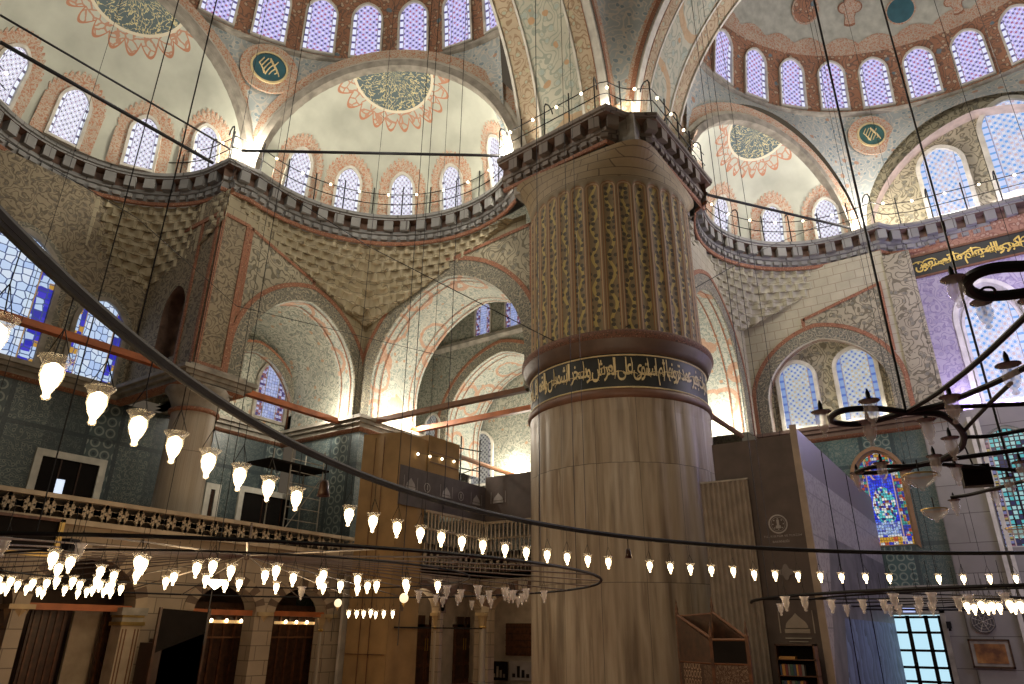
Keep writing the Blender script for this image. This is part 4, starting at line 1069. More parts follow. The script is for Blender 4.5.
# dark timber screens behind the arches
st(MB().bx(2, 16.8, 20.4, 20.6, FLOOR, 2.1), 'wall_under_gallery', M_plain('brown_under_gallery', (.10, .06, .04), .6))
def screen(pl, pr, label, nb=6):
    xl, xr = gx(pl, 640, 18.9), gx(pr, 640, 18.9); t = thing('timber_screen', label, 'screen', ((xl+xr)/2, 18.9, FLOOR))
    MB().bx(xl, xr, 18.9, 18.98, FLOOR, .75).build('panel', m_wood, t)
    for k in range(nb+1):
        x = xl+(xr-xl)*k/nb; MB().bx(x-.03, x+.03, 18.84, 18.9, FLOOR, .6).build('upright', m_wood_r, t)
    MB().bx(xl, xr, 18.82, 18.9, -.2, -.15).build('crossbar', m_brown_beam, t)
    s_ = thing('strip_light', 'warm strip light before the %s' % label, 'light', ((xl+xr)/2, 18.75, .24), 'strip lights behind the lower arches')
    MB().bx(xl+.1, xr-.1, 18.74, 18.84, .2, .28).build('batten', M_emit('strip_glow', (1, .62, .25), .45), s_)
    for k in range(4):
        x = xl+(xr-xl)*(.2+.2*k); MB().lathe([(0, -.06), (.035, -.04), (.045, 0), (.03, .04), (0, .05)], (x, 18.7, .27), 10).build('bulb', m_bulb_small, s_, True)
screen(188, 262, 'dark timber screen in the middle lower arch', 7)
screen(268, 321, 'dark timber screen in the lower arch beside the wrapped pier', 6)
mb = MB(); xl, xr = gx(66, 650, 18.9), gx(112, 650, 18.9)
o = MB().bx(xl, xr, 18.9, 19.0, FLOOR, .5).build('marble_slab', m_bal); tag(o, 'pale brown upright marble slab inside the wide lower arch', 'slab')
for (pl, pr, lab) in ((22, 60, 'dark ribbed door leaf left of the upright marble slab'), (96, 122, 'dark ribbed door leaf right of the upright marble slab')):
    xl, xr = gx(pl, 650, 18.6), gx(pr, 650, 18.6); t = thing('wooden_door', lab, 'door', ((xl+xr)/2, 18.6, FLOOR))
    MB().bx(xl, xr, 18.6, 18.66, FLOOR, .45).build('leaf', m_wood, t)
    mb = MB()
    for k in range(5): x = xl+(xr-xl)*(k+.5)/5; mb.bx(x-.02, x+.02, 18.57, 18.6, FLOOR, .45)
    mb.build('ribs', m_wood_r, t)
# dark wooden stair in front of the arcade
t = thing('wooden_stair', 'dark wooden pulpit stair between the wide arch and the middle arch', 'stair', (gx(168, 650, 16.9), 16.9, FLOOR))
xs_ = [gx(p, 650, 16.9) for p in (148, 198)]
mb = MB(); 
for k in range(6): mb.bx(xs_[0]+(xs_[1]-xs_[0])*k/6, xs_[1], 16.7, 17.3, FLOOR, .35-.14*(5-k)*.6-.2)
mb.build('steps', M_plain('near_black_wood', (.03, .015, .009), .5), t)
MB().bx(xs_[0]-.03, xs_[0]+.03, 16.66, 16.72, FLOOR, .5).build('newel', m_wood, t); MB().bx(xs_[1]-.03, xs_[1]+.03, 16.66, 16.72, FLOOR, .5).build('newel', m_wood, t)
MB().q((xs_[0], 16.68, .48), (xs_[1], 16.68, .42), (xs_[1], 16.68, -.05), (xs_[0], 16.68, -.5)).q((xs_[0], 16.74, .48), (xs_[1], 16.74, .42), (xs_[1], 16.74, -.05), (xs_[0], 16.74, -.5)).build('side_panel', m_dark, t)

# pierced marble balustrade of the left gallery
def pierced(t, pts, z0, z1, mod=.42):
    """pierced panel between plan points"""
    (xa, ya), (xb, yb) = pts; L = hypot(xb-xa, yb-ya); n = int(L/mod); ux, uy = (xb-xa)/L, (yb-ya)/L
    f = lambda s, z, d=0: (xa+ux*s-uy*d, ya+uy*s+ux*d, z)
    mb = MB(); H = z1-z0
    def bar(s0, za, s1, zb_, w_=.035):
        d = Vector((s1-s0, zb_-za)).normalized(); nx, nz = -d.y*w_, d.x*w_
        for dd in (-.03, .03): mb.q(f(s0-nx, za-nz, dd), f(s1-nx, zb_-nz, dd), f(s1+nx, zb_+nz, dd), f(s0+nx, za+nz, dd))
        mb.q(f(s0+nx, za+nz, -.03), f(s1+nx, zb_+nz, -.03), f(s1+nx, zb_+nz, .03), f(s0+nx, za+nz, .03))
        mb.q(f(s0-nx, za-nz, -.03), f(s1-nx, zb_-nz, -.03), f(s1-nx, zb_-nz, .03), f(s0-nx, za-nz, .03))
    for k in range(n):
        s = k*mod; m = s+mod/2; zc = (z0+z1)/2
        for sx in (-1, 1):
            for sz in (-1, 1):
                pr = None
                for q in range(5):
                    a = q/4*pi/2; p = (m+sx*(mod/2)*sin(a), zc+sz*(H/2)*(1-cos(a)))
                    if pr: bar(pr[0], pr[1], p[0], p[1], .055)
                    pr = p
        bar(s, z0, s, z1, .03)
        bar(m-.09, zc, m+.09, zc, .07)
    return mb
zb1 = at_y(150, 509, YG-.1).z; zb0 = at_y(150, 529, YG-.1).z
bal = thing('gallery_balustrade', 'pierced stone balustrade along the left gallery above the lamps', 'balustrade', (9, YG-.1, zb0))
MB().bx(2, 16.6, YG-.2, YG, zb1-.07, zb1+.03).build('coping', m_bal, bal)
MB().bx(2, 16.6, YG-.2, YG, zb0-.12, zb0).build('kerb', m_bal, bal)
pierced(bal, ((2.2, YG-.1), (16.5, YG-.1)), zb0, zb1-.07).build('pierced_panel', m_bal, bal)
MB().bx(2.2, 16.5, YG+.06, YG+.1, zb0, zb1-.05).build('shade_backing', m_bal_shade, bal)  # dark sheet added for the darkness seen through the piercings

# windows in the tiled gallery wall
def tile_window(n, px0, px1, pyt, z0, lab):
    a, b = at_y(px0, 480, YW), at_y(px1, 480, YW); z1 = at_y((px0+px1)/2, pyt, YW).z; x0, x1 = a.x, b.x
    r = st_root('window_%d' % n, (x0, YW, z0)); w_ = .2
    MB().bx(x0, x0+w_, YW-.1, YW, z0, z1).bx(x1-w_, x1, YW-.1, YW, z0, z1).bx(x0+w_, x1-w_, YW-.1, YW, z1-w_, z1).build('frame', m_mould, r)
    MB().bx(x0+w_, x1-w_, YW-.05, YW-.03, z0, z1-w_).build('pane', m_dark, r)
    mb = MB()
    for k in range(1, 3): x = x0+w_+(x1-x0-2*w_)*k/3; mb.bx(x-.02, x+.02, YW-.07, YW-.05, z0, z1-w_)
    mb.build('bars', m_wood, r)
    return x0, x1
tile_window(41, 27, 102, 453, 2.6, ''); tile_window(42, 206, 221, 484, 2.6, ''); tile_window(43, 240, 306, 492, 2.6, '')
p = at_y(59, 487, YW-.08); o = MB().bx(p.x-.11, p.x+.11, YW-.1, YW-.07, p.z-.22, p.z+.22).build('reflection_sheet', M_emit('reflection_glow', (.7, .82, 1), .9)); tag(o, 'small bright blue-white reflection inside the dark gallery window', 'reflection')  # glowing sheet added in place of lights reflected in the window

# scaffold tower inside the left arch
t = thing('scaffold_tower', 'thin metal scaffold tower with a dark platform in the gallery under the left arch', 'scaffold', (15.6, 19.6, 2.36))
for x in (14.9, 16.3):
    for y in (19.2, 20.2): MB().tube([(x, y, 2.36), (x, y, 5.9)], .025, 6).build('upright', m_stone, t)
for k in range(8): MB().tube([(14.9, 19.2, 2.6+.4*k), (16.3, 19.2, 2.6+.4*k)], .018, 5).build('rung', m_stone, t)
MB().bx(14.0, 16.5, 19.1, 20.4, 5.2, 5.26).build('platform', m_dark, t)
MB().tube([(14.9, 19.2, 3.0), (16.3, 19.2, 5.0)], .018, 5).build('brace', m_stone, t)

# cloth-wrapped pier with its boarding, banner
tw = thing('wrapped_pier', 'tall pier wrapped in brown cloth left of the great marble pier', 'pier', (16.5, 16.1, FLOOR))
zt = at_x(402, 432, 16.0).z; zl = at_x(368, 434, 16.0).z
mb = MB(); mb.v = []
def clothwall(mb, a, b, z0, za, zb_, n=14, amp=.025):
    L = hypot(b[0]-a[0], b[1]-a[1]); nx, ny = (b[1]-a[1])/L, -(b[0]-a[0])/L
    mb.grid(lambda u, v: (a[0]+(b[0]-a[0])*u+nx*amp*sin(u*9+v*2), a[1]+(b[1]-a[1])*u+ny*amp*sin(u*9+v*2), z0+((za+(zb_-za)*u)-z0)*v), n, 14)
clothwall(mb, (16.0, 16.95), (16.0, 15.25), FLOOR, zl, zt); clothwall(mb, (16.0, 15.25), (17.3, 15.25), FLOOR, zt, zt); mb.q((16, 15.25, zt), (17.3, 15.25, zt), (17.3, 16.95, zl), (16, 16.95, zl)); mb.q((17.3, 15.25, FLOOR), (17.3, 15.25, zt), (17.3, 16.95, zl), (17.3, 16.95, FLOOR)); mb.q((16, 16.95, FLOOR), (17.3, 16.95, FLOOR), (17.3, 16.95, zl), (16, 16.95, zl))
mb.build('cloth', m_cloth, tw, True)
mb = MB()
for y in (16.35, 15.95): mb.tube([(15.96, y, FLOOR), (15.96, y, zt-.05)], .012, 5)
mb.bx(15.95, 15.99, 15.3, 16.9, -.62, -.60); mb.build('seam', m_wood_r, tw)
XE = 20.6
def xg(px, y=15.25): return at_y(px, 500, y).x
zz1, zz2 = at_x(402, 464, 16.0).z, at_x(402, 503, 16.0).z
bx_ = thing('boarding', 'brown boarding box beside the wrapped pier above the grey banner', 'boarding', (17.6, 15.3, zz1))
MB().bx(17.32, at_y(459, 450, 15.25).x, 15.22, 16.6, zz1, at_x(402, 426, 16.0).z).build('board', m_cloth, bx_)
mb = MB()
for f_ in (.33, .66): mb.bx(17.4, at_y(459, 450, 15.25).x, 15.19, 15.22, zz1+(zt-zz1)*f_, zz1+(zt-zz1)*f_+.02)
mb.build('batten', m_wood_r, bx_)
sl = thing('string_lights', 'row of four small bare bulbs before the brown boarding', 'lights', at_y(436, 458, 15.15))
BP = [at_y(px, 454+k*2.5, 15.15) for k, px in enumerate((418, 430, 442, 454))]
MB().tube([p+Vector((0, .05, .06)) for p in BP], .006, 4).build('wire', m_black, sl)
for p in BP: MB().lathe([(0, -.05), (.035, -.03), (.045, 0), (.035, .03), (0, .05)], p, 10).build('bulb', m_bulb_small, sl, True)
bn = thing('banner', 'grey banner with pale mosque silhouettes below the brown boarding', 'banner', (18.5, 15.2, zz2))
MB().bx(16.0, XE, 15.19, 15.22, zz2, zz1).build('cloth', m_banner, bn)
bn2 = thing('banner', 'dark grey banner turning the corner towards the great pier', 'banner', (XE, 13.2, zz2))
MB().bx(XE-.04, XE-.01, 11.0, 15.2, zz2, zz1*1.005+.35).build('cloth', m_board, bn2)
def mosque_print(parent, f, s, m):
    mb = MB(); n = 14
    pts = [(.5*cos(pi*k/n), .42*sin(pi*k/n)+.22*(1-abs(cos(pi*k/n)))**3) for k in range(n+1)]
    for a, b in zip(pts, pts[1:]): mb.q(f(0, 0), f(a[0]*s, a[1]*s), f(b[0]*s, b[1]*s))
    mb.q(f(-.55*s, -.22*s), f(.55*s, -.22*s), f(.55*s, -.04*s), f(-.55*s, -.04*s))
    for sx in (-.75, .75): mb.q(f((sx-.03)*s, -.22*s), f((sx+.03)*s, -.22*s), f((sx+.02)*s, .75*s), f((sx-.02)*s, .75*s))
    mb.build('mosque_print', m, parent)
zm = (zz1+zz2)/2
for x in (16.5, 18.3, 20.0): mosque_print(bn, lambda a, b, x=x: (x+a, 15.17, zm+b), .42, m_white_print)
for x in (17.3, 19.1):
    mb = MB()
    for k in range(20):
        a, b = 2*pi*k/20, 2*pi*(k+1)/20
        mb.q(*[(x+r*cos(q), 15.17, zm+.08+r*sin(q)) for r, q in ((.13, a), (.13, b), (.16, b), (.16, a))])
    mb.bx(x-.03, x+.03, 15.165, 15.175, zm, zm+.16); mb.bx(x-.3, x+.3, 15.165, 15.175, zm-.2, zm-.17); mb.bx(x-.2, x+.2, 15.165, 15.175, zm-.27, zm-.25)
    mb.build('emblem_print', m_white_print, bn)
mosque_print(bn2, lambda a, b: (XE-.06, 14.6-a, zm+.1+b), .42, m_white_print)

# baluster railing of the middle gallery: two straight runs meeting in a corner
zr1, zr2, zr3 = at_x(402, 505, 16.0).z, at_x(402, 538, 16.0).z, at_x(402, 562, 16.0).z
st(MB().bx(16.1, 24, 15.3, 18.1, zr3-.2, zr2-.0).bx(XE, 24, 10.9, 15.3, zr3-.2, zr2), 'floor_middle_gallery', m_lower)
for nm, (a, b), lab in (('x', ((17.3, 15.12), (XE, 15.12)), 'baluster railing running back beside the wrapped pier'), ('y', ((XE-.1, 15.12), (XE-.1, 10.9)), 'baluster railing running from the corner behind the great pier')):
    r = thing('baluster_railing', lab, 'railing', (*a, zr2)); L = hypot(b[0]-a[0], b[1]-a[1]); ux, uy = (b[0]-a[0])/L, (b[1]-a[1])/L; an = atan2(uy, ux)
    mid = ((a[0]+b[0])/2, (a[1]+b[1])/2)
    MB().box((*mid, zr1), (L, .14, .07), an).build('top_rail', m_bal, r); MB().box((*mid, (zr1+zr2)/2-.05), (L, .1, .05), an).build('middle_rail', m_bal, r)
    n = int(L/.17)
    for k in range(n):
        s = (k+.5)*L/n; MB().lathe([(.018, 0), (.035, .1), (.02, .3), (.03, .5*(zr1-zr2)), (.02, .7*(zr1-zr2)), (.035, .9*(zr1-zr2)), (.018, (zr1-zr2))], (a[0]+ux*s, a[1]+uy*s, zr2), 6).build('baluster', m_bal, r)
    pierced(r, (a, b), zr3, zr2, .3).build('pierced_panel', m_bal, r)
    MB().box((mid[0]+(.08 if nm == 'y' else 0), mid[1]+(.08 if nm == 'x' else 0), (zr2+zr3)/2), (L, .04, zr2-zr3), an).build('shade_backing', m_bal_shade, r)  # dark sheet painting the shade behind the pierced panel
# arcade under the middle gallery
def xpix(px): return at_y(px, 600, 15.3).x
def ypix(px): return at_x(px, 600, XE).y
hM = []
for (pl, pr, pa) in ((403, 441, 588), (444, 483, 590)):
    xl, xr = xpix(pl), xpix(pr); sp = at_y((pl+pr)/2, 612, 15.3).z; ap = at_y((pl+pr)/2, pa, 15.3).z; hM.append(((xl+xr)/2, (xr-xl)/2, FLOOR, sp, ap-sp))
mb = MB(); wall(mb, plane_y(15.3), 16.1, XE, FLOOR, zr3, hM)
for h in hM: ribbon(mb, plane_y(15.3), arch_pts(*h), 0, -.35)
yl, yr = ypix(489), ypix(560); hY = ((yl+yr)/2, (yl-yr)/2, FLOOR, at_x(505, 612, XE).z, at_x(525, 589, XE).z-at_x(505, 612, XE).z)
wall(mb, plane_x(XE), 10.9, 15.3, FLOOR, zr3, [hY]); ribbon(mb, plane_x(XE), arch_pts(*hY), 0, -.35)
st(mb, 'wall_middle_arcade', m_lower)
for h in hM: voussoirs(plane_y(15.3), h, 11, .24, m_vo2, m_dark_recess)
voussoirs(plane_x(XE), hY, 13, .3, m_bal, m_dark_recess)
small_col(xpix(442.5), 'slim arcade column between the two arches with carved doors', .1, 15.5, hM[0][3])
small_col(XE-.0, 'arcade column at the corner of the striped arch', .13, 15.2, hM[1][3])
mb = MB(); mb.bx(16.2, 22.6, 17.4, 17.5, FLOOR, zr3); mb.bx(22.6, 22.7, 10.9, 17.5, FLOOR, zr3); st(mb, 'wall_under_middle_gallery', M_plain('pale_under_gallery', (.46, .41, .35), .7))
light('under_gallery_fill', (18.3, 16.0, .9), 22, WARM, .3); light('under_gallery_fill', (21.6, 13.2, .9), 16, WARM, .3)  # added fill lights that brighten the wall behind the arches
for k, (pl, pr, lab) in enumerate(((409, 440, 'carved walnut double door seen through the arch beside the wrapped pier'), (454, 472, 'carved walnut double door in the second arch, narrower'))):
    x0, x1 = at_y(pl, 640, 17.35).x, at_y(pr, 640, 17.35).x; zt_ = at_y(pl, 627, 17.35).z; t = thing('carved_door', lab, 'door', ((x0+x1)/2, 17.35, FLOOR))
    MB().bx(x0, (x0+x1)/2-.01, 17.3, 17.38, FLOOR, zt_).build('leaf', m_wood_r, t); MB().bx((x0+x1)/2+.01, x1, 17.3, 17.38, FLOOR, zt_).build('leaf', m_wood_r, t)
    MB().bx(x0-.08, x1+.08, 17.28, 17.38, zt_, zt_+.09).build('lintel', m_wood, t)
    mb = MB()
    for q in range(4):
        for s_ in (0, 1):
            xa = x0+(x1-x0)*(.07+.5*s_); mb.bx(xa, xa+(x1-x0)*.36, 17.28, 17.3, FLOOR+.15+.55*q, FLOOR+.6+.55*q)
    mb.build('carved_panels', m_wood, t)
    MB().bx((x0+x1)/2-.08, (x0+x1)/2-.05, 17.26, 17.28, -.6, -.2).bx((x0+x1)/2+.05, (x0+x1)/2+.08, 17.26, 17.28, -.6, -.2).build('handle', m_brass, t)
# window and prints under the striped arch
y0, y1 = at_x(506, 640, 22.5).y, at_x(533, 640, 22.5).y
t = thing('shuttered_window', 'red-brown shuttered window behind the striped arch', 'window', (22.5, (y0+y1)/2, -.6))
MB().bx(22.48, 22.55, y1, y0, -.75, .32).build('shutter', m_wood_r, t)
mb = MB()
for q in range(5): mb.bx(22.46, 22.48, y1, y0, -.7+.22*q, -.67+.22*q)
mb.build('louvre', m_wood, t)
for k, (pa, pb, lab) in enumerate(((492, 508, 'dark photograph print on the wall behind the striped arch'), (510, 533, 'pale photograph print right of the dark one behind the striped arch'))):
    ya, yb = at_x(pa, 650, 22.3).y, at_x(pb, 650, 22.3).y; t = thing('photo_print', lab, 'print', (22.3, (ya+yb)/2, -1.1))
    MB().bx(22.28, 22.31, yb, ya, at_x(pa, 680, 22.3).z, at_x(pa, 661, 22.3).z).build('sheet', m_dark if k == 0 else m_white_print, t)
    mb = MB()
    for q in range(4): yy = yb+(ya-yb)*(.15+.2*q); mb.bx(22.265, 22.28, yy, yy+(ya-yb)*.12, at_x(pa, 677, 22.3).z, at_x(pa, 677, 22.3).z+.12+.12*((q*7) % 3))
    mb.build('image', m_stone if k == 0 else m_dark, t)
o = MB().bx(16.2, XE, 15.15, 15.2, at_y(440, 628, 15.2).z-.02, at_y(440, 628, 15.2).z+.02).build('iron_rail', m_black); tag(o, 'thin black iron rail across the carved-door arches', 'rail')

# ---------------- tie beams and rods up in the arches
beam(3.2, 10.35, YA+.15, YA+.4, 6.98, 7.16, 'orange tie beam high across the far left bay by the blue windows', m_orange_beam)
beam(12.1, 16.84, YA+.2, YA+.42, 6.98, 7.16, 'orange tie beam across the left arch by the purple window', m_orange_beam)
beam(XB+.05, XB+.25, 11.25, 18.13, 7.02, 7.18, 'dark brown tie beam at the front of the tall arch', m_brown_beam)
beam(XB+2.3, XB+2.5, 11.25, 18.13, 7.2, 7.38, 'bright orange tie beam at the back of the tall arch', m_orange_beam)
p0, p1 = at_y(455, 455, 16.5), at_y(522, 478, 16.5)
o = MB().tube([p0, p1], .09, 6).build('tie_beam', m_brown_beam); tag(o, 'brown tie beam running back beside the scaffold to the lit aisle arch', 'beam')
p0, p1 = at_y(705, 412, 6.95), at_y(742, 436, 6.95)
o = MB().tube([p0, p1], .09, 6).build('tie_beam', m_brown_beam); tag(o, 'brown tie beam right of the great pier', 'beam')
def rod(a, b, r, lab):
    o = MB().tube([a, b], r, 8).build('iron_tie_rod', m_rod); tag(o, lab, 'rod')
rod(at_y(0, 42, 18.3), at_y(213, 163, 18.3), .055, 'thick black iron rod across the far left half dome, lower of two')
rod(at_y(0, 15, 18.5), at_y(232, 150, 18.5), .032, 'thinner black iron rod across the far left half dome, upper of two')
rod((10.5, 18.3, 14.95), (15.7, 11.1, 15.0), .05, 'black iron rod across the middle half dome')
rod(at_x(704, 194, 20.4), at_x(850, 228, 26.4), .05, 'black iron rod across the right half dome')
o = MB().tube([(10.2, 18.3, 14.4), (12.6, 13.9, 10.8), (15.1, 8.9, 7.4)], .014, 5).build('wire', m_rod); tag(o, 'thin black wire slanting from the gallery corner to the great pier', 'wire')
o = MB().tube([(15.4, 6.9, 7.45), (22, 4.5, 12.3), (26.5, 3.0, 15.2)], .012, 5).build('wire', m_rod); tag(o, 'thin black wire rising from the great pier to the right half dome', 'wire')
o = MB().tube([(2.0, 18.0, 11.3), (7.5, 17.6, 10.4), (10.9, 17.6, 9.1), (17, 14, 8.6)], .01, 5).build('wire', m_rod); tag(o, 'thin wire crossing the left arches at mid height', 'wire')
# scaffold by the lit aisle arch
t = thing('tube_scaffold', 'open tube scaffold frame beside the brown boarding before the lattice window', 'scaffold', (20.0, 15.6, zz1))
for px in (461, 480): p = at_y(px, 450, 15.6); MB().tube([(p.x, 15.6, zz1-.3), (p.x, 15.6, at_y(px, 436 if px < 470 else 440, 15.6).z)], .03, 6).build('upright', m_black, t)
for pz in (452, 472): 
    a, b = at_y(448, pz-6, 15.6), at_y(482, pz, 15.6); MB().tube([a, b], .025, 6).build('crossbar', m_black, t)
MB().tube([at_y(456, 476, 15.6), at_y(482, 466, 15.6)], .02, 5).build('brace', m_black, t)

# ================================================================== RAILINGS ON THE CORNICE
def railing(seg, label, off=.14, step=1.1):
    P = offset(seg, off); rs = resample(P, step)
    t = thing('gallery_railing', label, 'railing', (*rs[0], 14.5))
    fine = resample(P, .25)
    for z, r in ((15.05, .018), (15.5, .018)): MB().tube([(x, y, z) for x, y in fine], r, 5).build('rail', m_black, t)
    for i, (x, y) in enumerate(rs):
        a = rs[max(i-1, 0)]; b = rs[min(i+1, len(rs)-1)]; d = Vector((b[0]-a[0], b[1]-a[1])).normalized(); n = Vector((-d.y, d.x))
        h = 1.25; pts = [(x, y, 14.5), (x, y, 14.5+h)]
        if i % 2 == 0: pts += [(x+n.x*.28*(1-cos(q*pi/4))/2*1.6+0, y+n.y*.28*(1-cos(q*pi/4))/2*1.6, 14.5+h+.22*sin(q*pi/4)) for q in range(1, 5)]
        MB().tube(pts, .024, 6).build('post', m_black, t)
        if i < len(rs)-1:
            mx, my = (x+rs[i+1][0])/2, (y+rs[i+1][1])/2
            MB().lathe([(0, -.05), (.04, -.03), (.05, 0), (.035, .035), (0, .05)], (mx, my, 15.47), 8).build('bulb', m_bulb_small, t, True)
railing(seg_e2[1:], 'black railing with bulbs along the far left curved gallery')
railing(seg_e1, 'black railing with bulbs along the middle curved gallery')
railing(seg_cap, 'black railing with bulbs around the top of the great pier', .12, .95)
railing(seg_e3, 'black railing with bulbs along the right curved gallery')
railing([seg_e3[-1]]+seg_q, 'black railing with bulbs before the lunette windows')

# ================================================================== LAMPS AND CHANDELIERS
def glass_lamp(s=1.0, lit=True):
    """tulip glass with flared rim and bottom knob; origin at its rim centre"""
    g = MB().lathe([(.001, -.150*s), (.012*s, -.148*s), (.017*s, -.138*s), (.012*s, -.127*s), (.016*s, -.118*s), (.030*s, -.092*s), (.039*s, -.06*s), (.038*s, -.03*s), (.042*s, -.016*s), (.058*s, .004*s), (.055*s, .006*s), (.038*s, -.014*s), (.034*s, -.03*s)], (0, 0, 0), 16)
    o = g.build('glass_lamp', m_cup if lit else m_cup_clear, None, True)
    parts = []
    if lit:
        f = MB().lathe([(.001, -.146*s), (.011*s, -.14*s), (.010*s, -.125*s), (.026*s, -.092*s), (.034*s, -.06*s), (.030*s, -.03*s), (.012*s, -.016*s), (.001, -.012*s)], (0, 0, 0), 12).build('flame_glow', m_bulb, None, True); f.parent = o; parts.append(f)
    c = MB(); 
    for k in range(3): a = 2*pi*k/3; c.tube([(.05*s*cos(a), .05*s*sin(a), 0), (0, 0, .12*s)], .0022*s, 4)
    c.tube([(0, 0, .12*s), (0, 0, .30*s)], .0025*s, 4); c = c.build('chain', m_black, None); c.parent = o; parts.append(c)
    ALLCH[o.name] = parts
    return o
RC, RR_, RZ = (5.87, -3.566), 7.88, 1.15
big = thing('ring_chandelier', 'great black iron ring chandelier sweeping across the picture with evenly spaced glass lamps', 'chandelier', (*RC, RZ))
mb = MB(); NR = 240
for rr_, zz_, tt_ in ((RR_, RZ, .024), (RR_, RZ-.02, .015)):
    mb.tube([(RC[0]+rr_*cos(2*pi*k/NR), RC[1]+rr_*sin(2*pi*k/NR), zz_) for k in range(NR)], tt_, 8, closed=True)
mb.build('hoop', m_black, big)
proto = glass_lamp(1.0)
protof = proto
skip = {71.5, 36.5}
ang = 128.5; angs = []
lampang = [128.5, 126.2, 123.8, 121.4, 118.9, 116.4, 113.9, 111.3, 106.0, 103.4, 100.7, 98.0, 95.5, 93.0, 90.4, 87.6, 84.9, 82.2, 79.6, 76.9, 74.2, 68.8, 66.1, 63.5, 60.8, 58.0, 55.4, 52.8, 50.0, 47.3, 44.8, 42.0, 39.3, 33.9, 31.3, 28.6, 26.0, 23.3, 20.7]
lampang += [131, 133.5, 136]
for i, a in enumerate(lampang):
    a_ = radians(a); p = Vector((RC[0]+RR_*cos(a_), RC[1]+RR_*sin(a_), .875 if a > 57 else .845))
    o = proto if i == 0 else cp(proto)
    o.parent = big; o.location = p-big.location; o.rotation_euler = (0, 0, i*1.3)
for a in range(0, 360, 24):   # suspension cables
    if 136 < a < 250: continue
    a_ = radians(a+5); x, y = RC[0]+RR_*cos(a_), RC[1]+RR_*sin(a_)
    MB().tube([(x, y, RZ), (x, y, 27)], .0035, 5).build('cable', m_rod, big)
for k in range(60):
    pass
# two bell-shaped dark fittings on the ring
for a, lab in ((108.8, 'dark bell-shaped fitting hanging from the ring left of the wrapped pier'), (71.5, 'dark bell-shaped fitting hanging from the ring before the great pier')):
    a_ = radians(a); p = Vector((RC[0]+RR_*cos(a_), RC[1]+RR_*sin(a_), RZ-.03)); t = thing('bell_fitting', lab, 'fitting', p)
    MB().tube([p, p+Vector((0, 0, -.13))], .006, 5).build('hook', m_black, t)
    MB().lathe([(.001, -.12), (.02, -.12), (.032, -.14), (.036, -.19), (.046, -.235), (.04, -.235), (.001, -.2)], p, 16).build('bell', m_wood, t, True)

# second ring chandelier, under the left semidome
C2c = (8.0, 11.2); R2, Z2 = 6.3, .82
ch2 = thing('spoked_chandelier', 'wide low spoked ring chandelier with clusters of lamps at the lower left', 'chandelier', (*C2c, Z2))
mb = MB()
mb.tube([(C2c[0]+R2*cos(2*pi*k/160), C2c[1]+R2*sin(2*pi*k/160), Z2) for k in range(160)], .022, 6, closed=True)
mb.build('hoop', m_black, ch2)
mb = MB(); mb.tube([(C2c[0]+4.0*cos(2*pi*k/120), C2c[1]+4.0*sin(2*pi*k/120), Z2+.1) for k in range(120)], .016, 6, closed=True); mb.build('inner_hoop', m_black, ch2)
for k in range(28):
    a = 2*pi*k/28+.05; MB().tube([(C2c[0]+.12*cos(a), C2c[1]+.12*sin(a), Z2+.42), (C2c[0]+R2*cos(a), C2c[1]+R2*sin(a), Z2)], .012, 5).build('spoke', m_steel, ch2)
MB().lathe([(.001, .34), (.05, .36), (.07, .42), (.05, .48), (.02, .5), (.02, 1.0)], (C2c[0], C2c[1], Z2), 14).build('hub', m_steel, ch2)
for k in range(7):
    a = 2*pi*k/7+.2; x, y = C2c[0]+R2*cos(a), C2c[1]+R2*sin(a); MB().tube([(x, y, Z2), (x, y, 26)], .007, 5).build('cable', m_rod, ch2)
LL = [(55, 555), (60, 567), (72, 560), (102, 570), (115, 575), (140, 559), (145, 562), (138, 574), (167, 581), (175, 576), (198, 566), (214, 564), (232, 569), (207, 579), (226, 585), (240, 583),
      (4, 587), (12, 581), (19, 585), (34, 583), (40, 591), (48, 583), (44, 594), (58, 581), (66, 590), (74, 581), (81, 585), (79, 594), (94, 590), (101, 585), (109, 587), (113, 585), (112, 593), (122, 589), (88, 592), (28, 589), (0, 580), (8, 590), (105, 592), (98, 580),
      (266, 574), (277, 569), (277, 587), (294, 577), (324, 574), (320, 580), (324, 587), (341, 585), (358, 579), (358, 589), (368, 586), (377, 585), (406, 583), (407, 587), (438, 585)]
small_lit = glass_lamp(1.15); small_lit.parent = ch2
ALLCH[small_lit.name] = ALLCH[small_lit.name]
LZ = .66
for i, (px, py) in enumerate(LL):
    p = at_z(px, py-5, LZ); p = p*min(1.5, max(1.0, 7.6/p.length))
    o = small_lit if i == 0 else cp(small_lit)
    o.parent = ch2; o.location = p-ch2.location; o.rotation_euler = (0, 0, i)
for i, (px, py) in enumerate([(349, 612), (357, 612), (364, 612), (371, 611), (376, 613), (384, 612), (393, 612)]):
    p = at_z(px, py-2, .44); o = cp(small_lit); o.parent = ch2; o.location = p-ch2.location
ch_clear = glass_lamp(1.3, False); ch_clear.parent = ch2
UL = [(302, 590), (419, 594), (436, 598), (447, 589), (443, 600), (461, 593), (458, 598), (472, 604), (478, 589), (482, 599), (489, 594), (491, 602), (505, 591), (509, 594), (513, 594), (518, 600), (522, 597), (526, 592), (544, 594), (81, 547), (6, 541)]
for i, (px, py) in enumerate(UL):
    p = at_z(px, py-3, .66 if py > 560 else .9); o = ch_clear if i == 0 else cp(ch_clear); o.parent = ch2; o.location = p-ch2.location
# bowl lamp in the middle of the cluster
p = at_z(216, 580, .66); b = MB().lathe([(.001, -.13), (.03, -.11), (.09, -.06), (.14, 0)], p, 20).build('bowl_lamp', m_bulb, ch2, True)
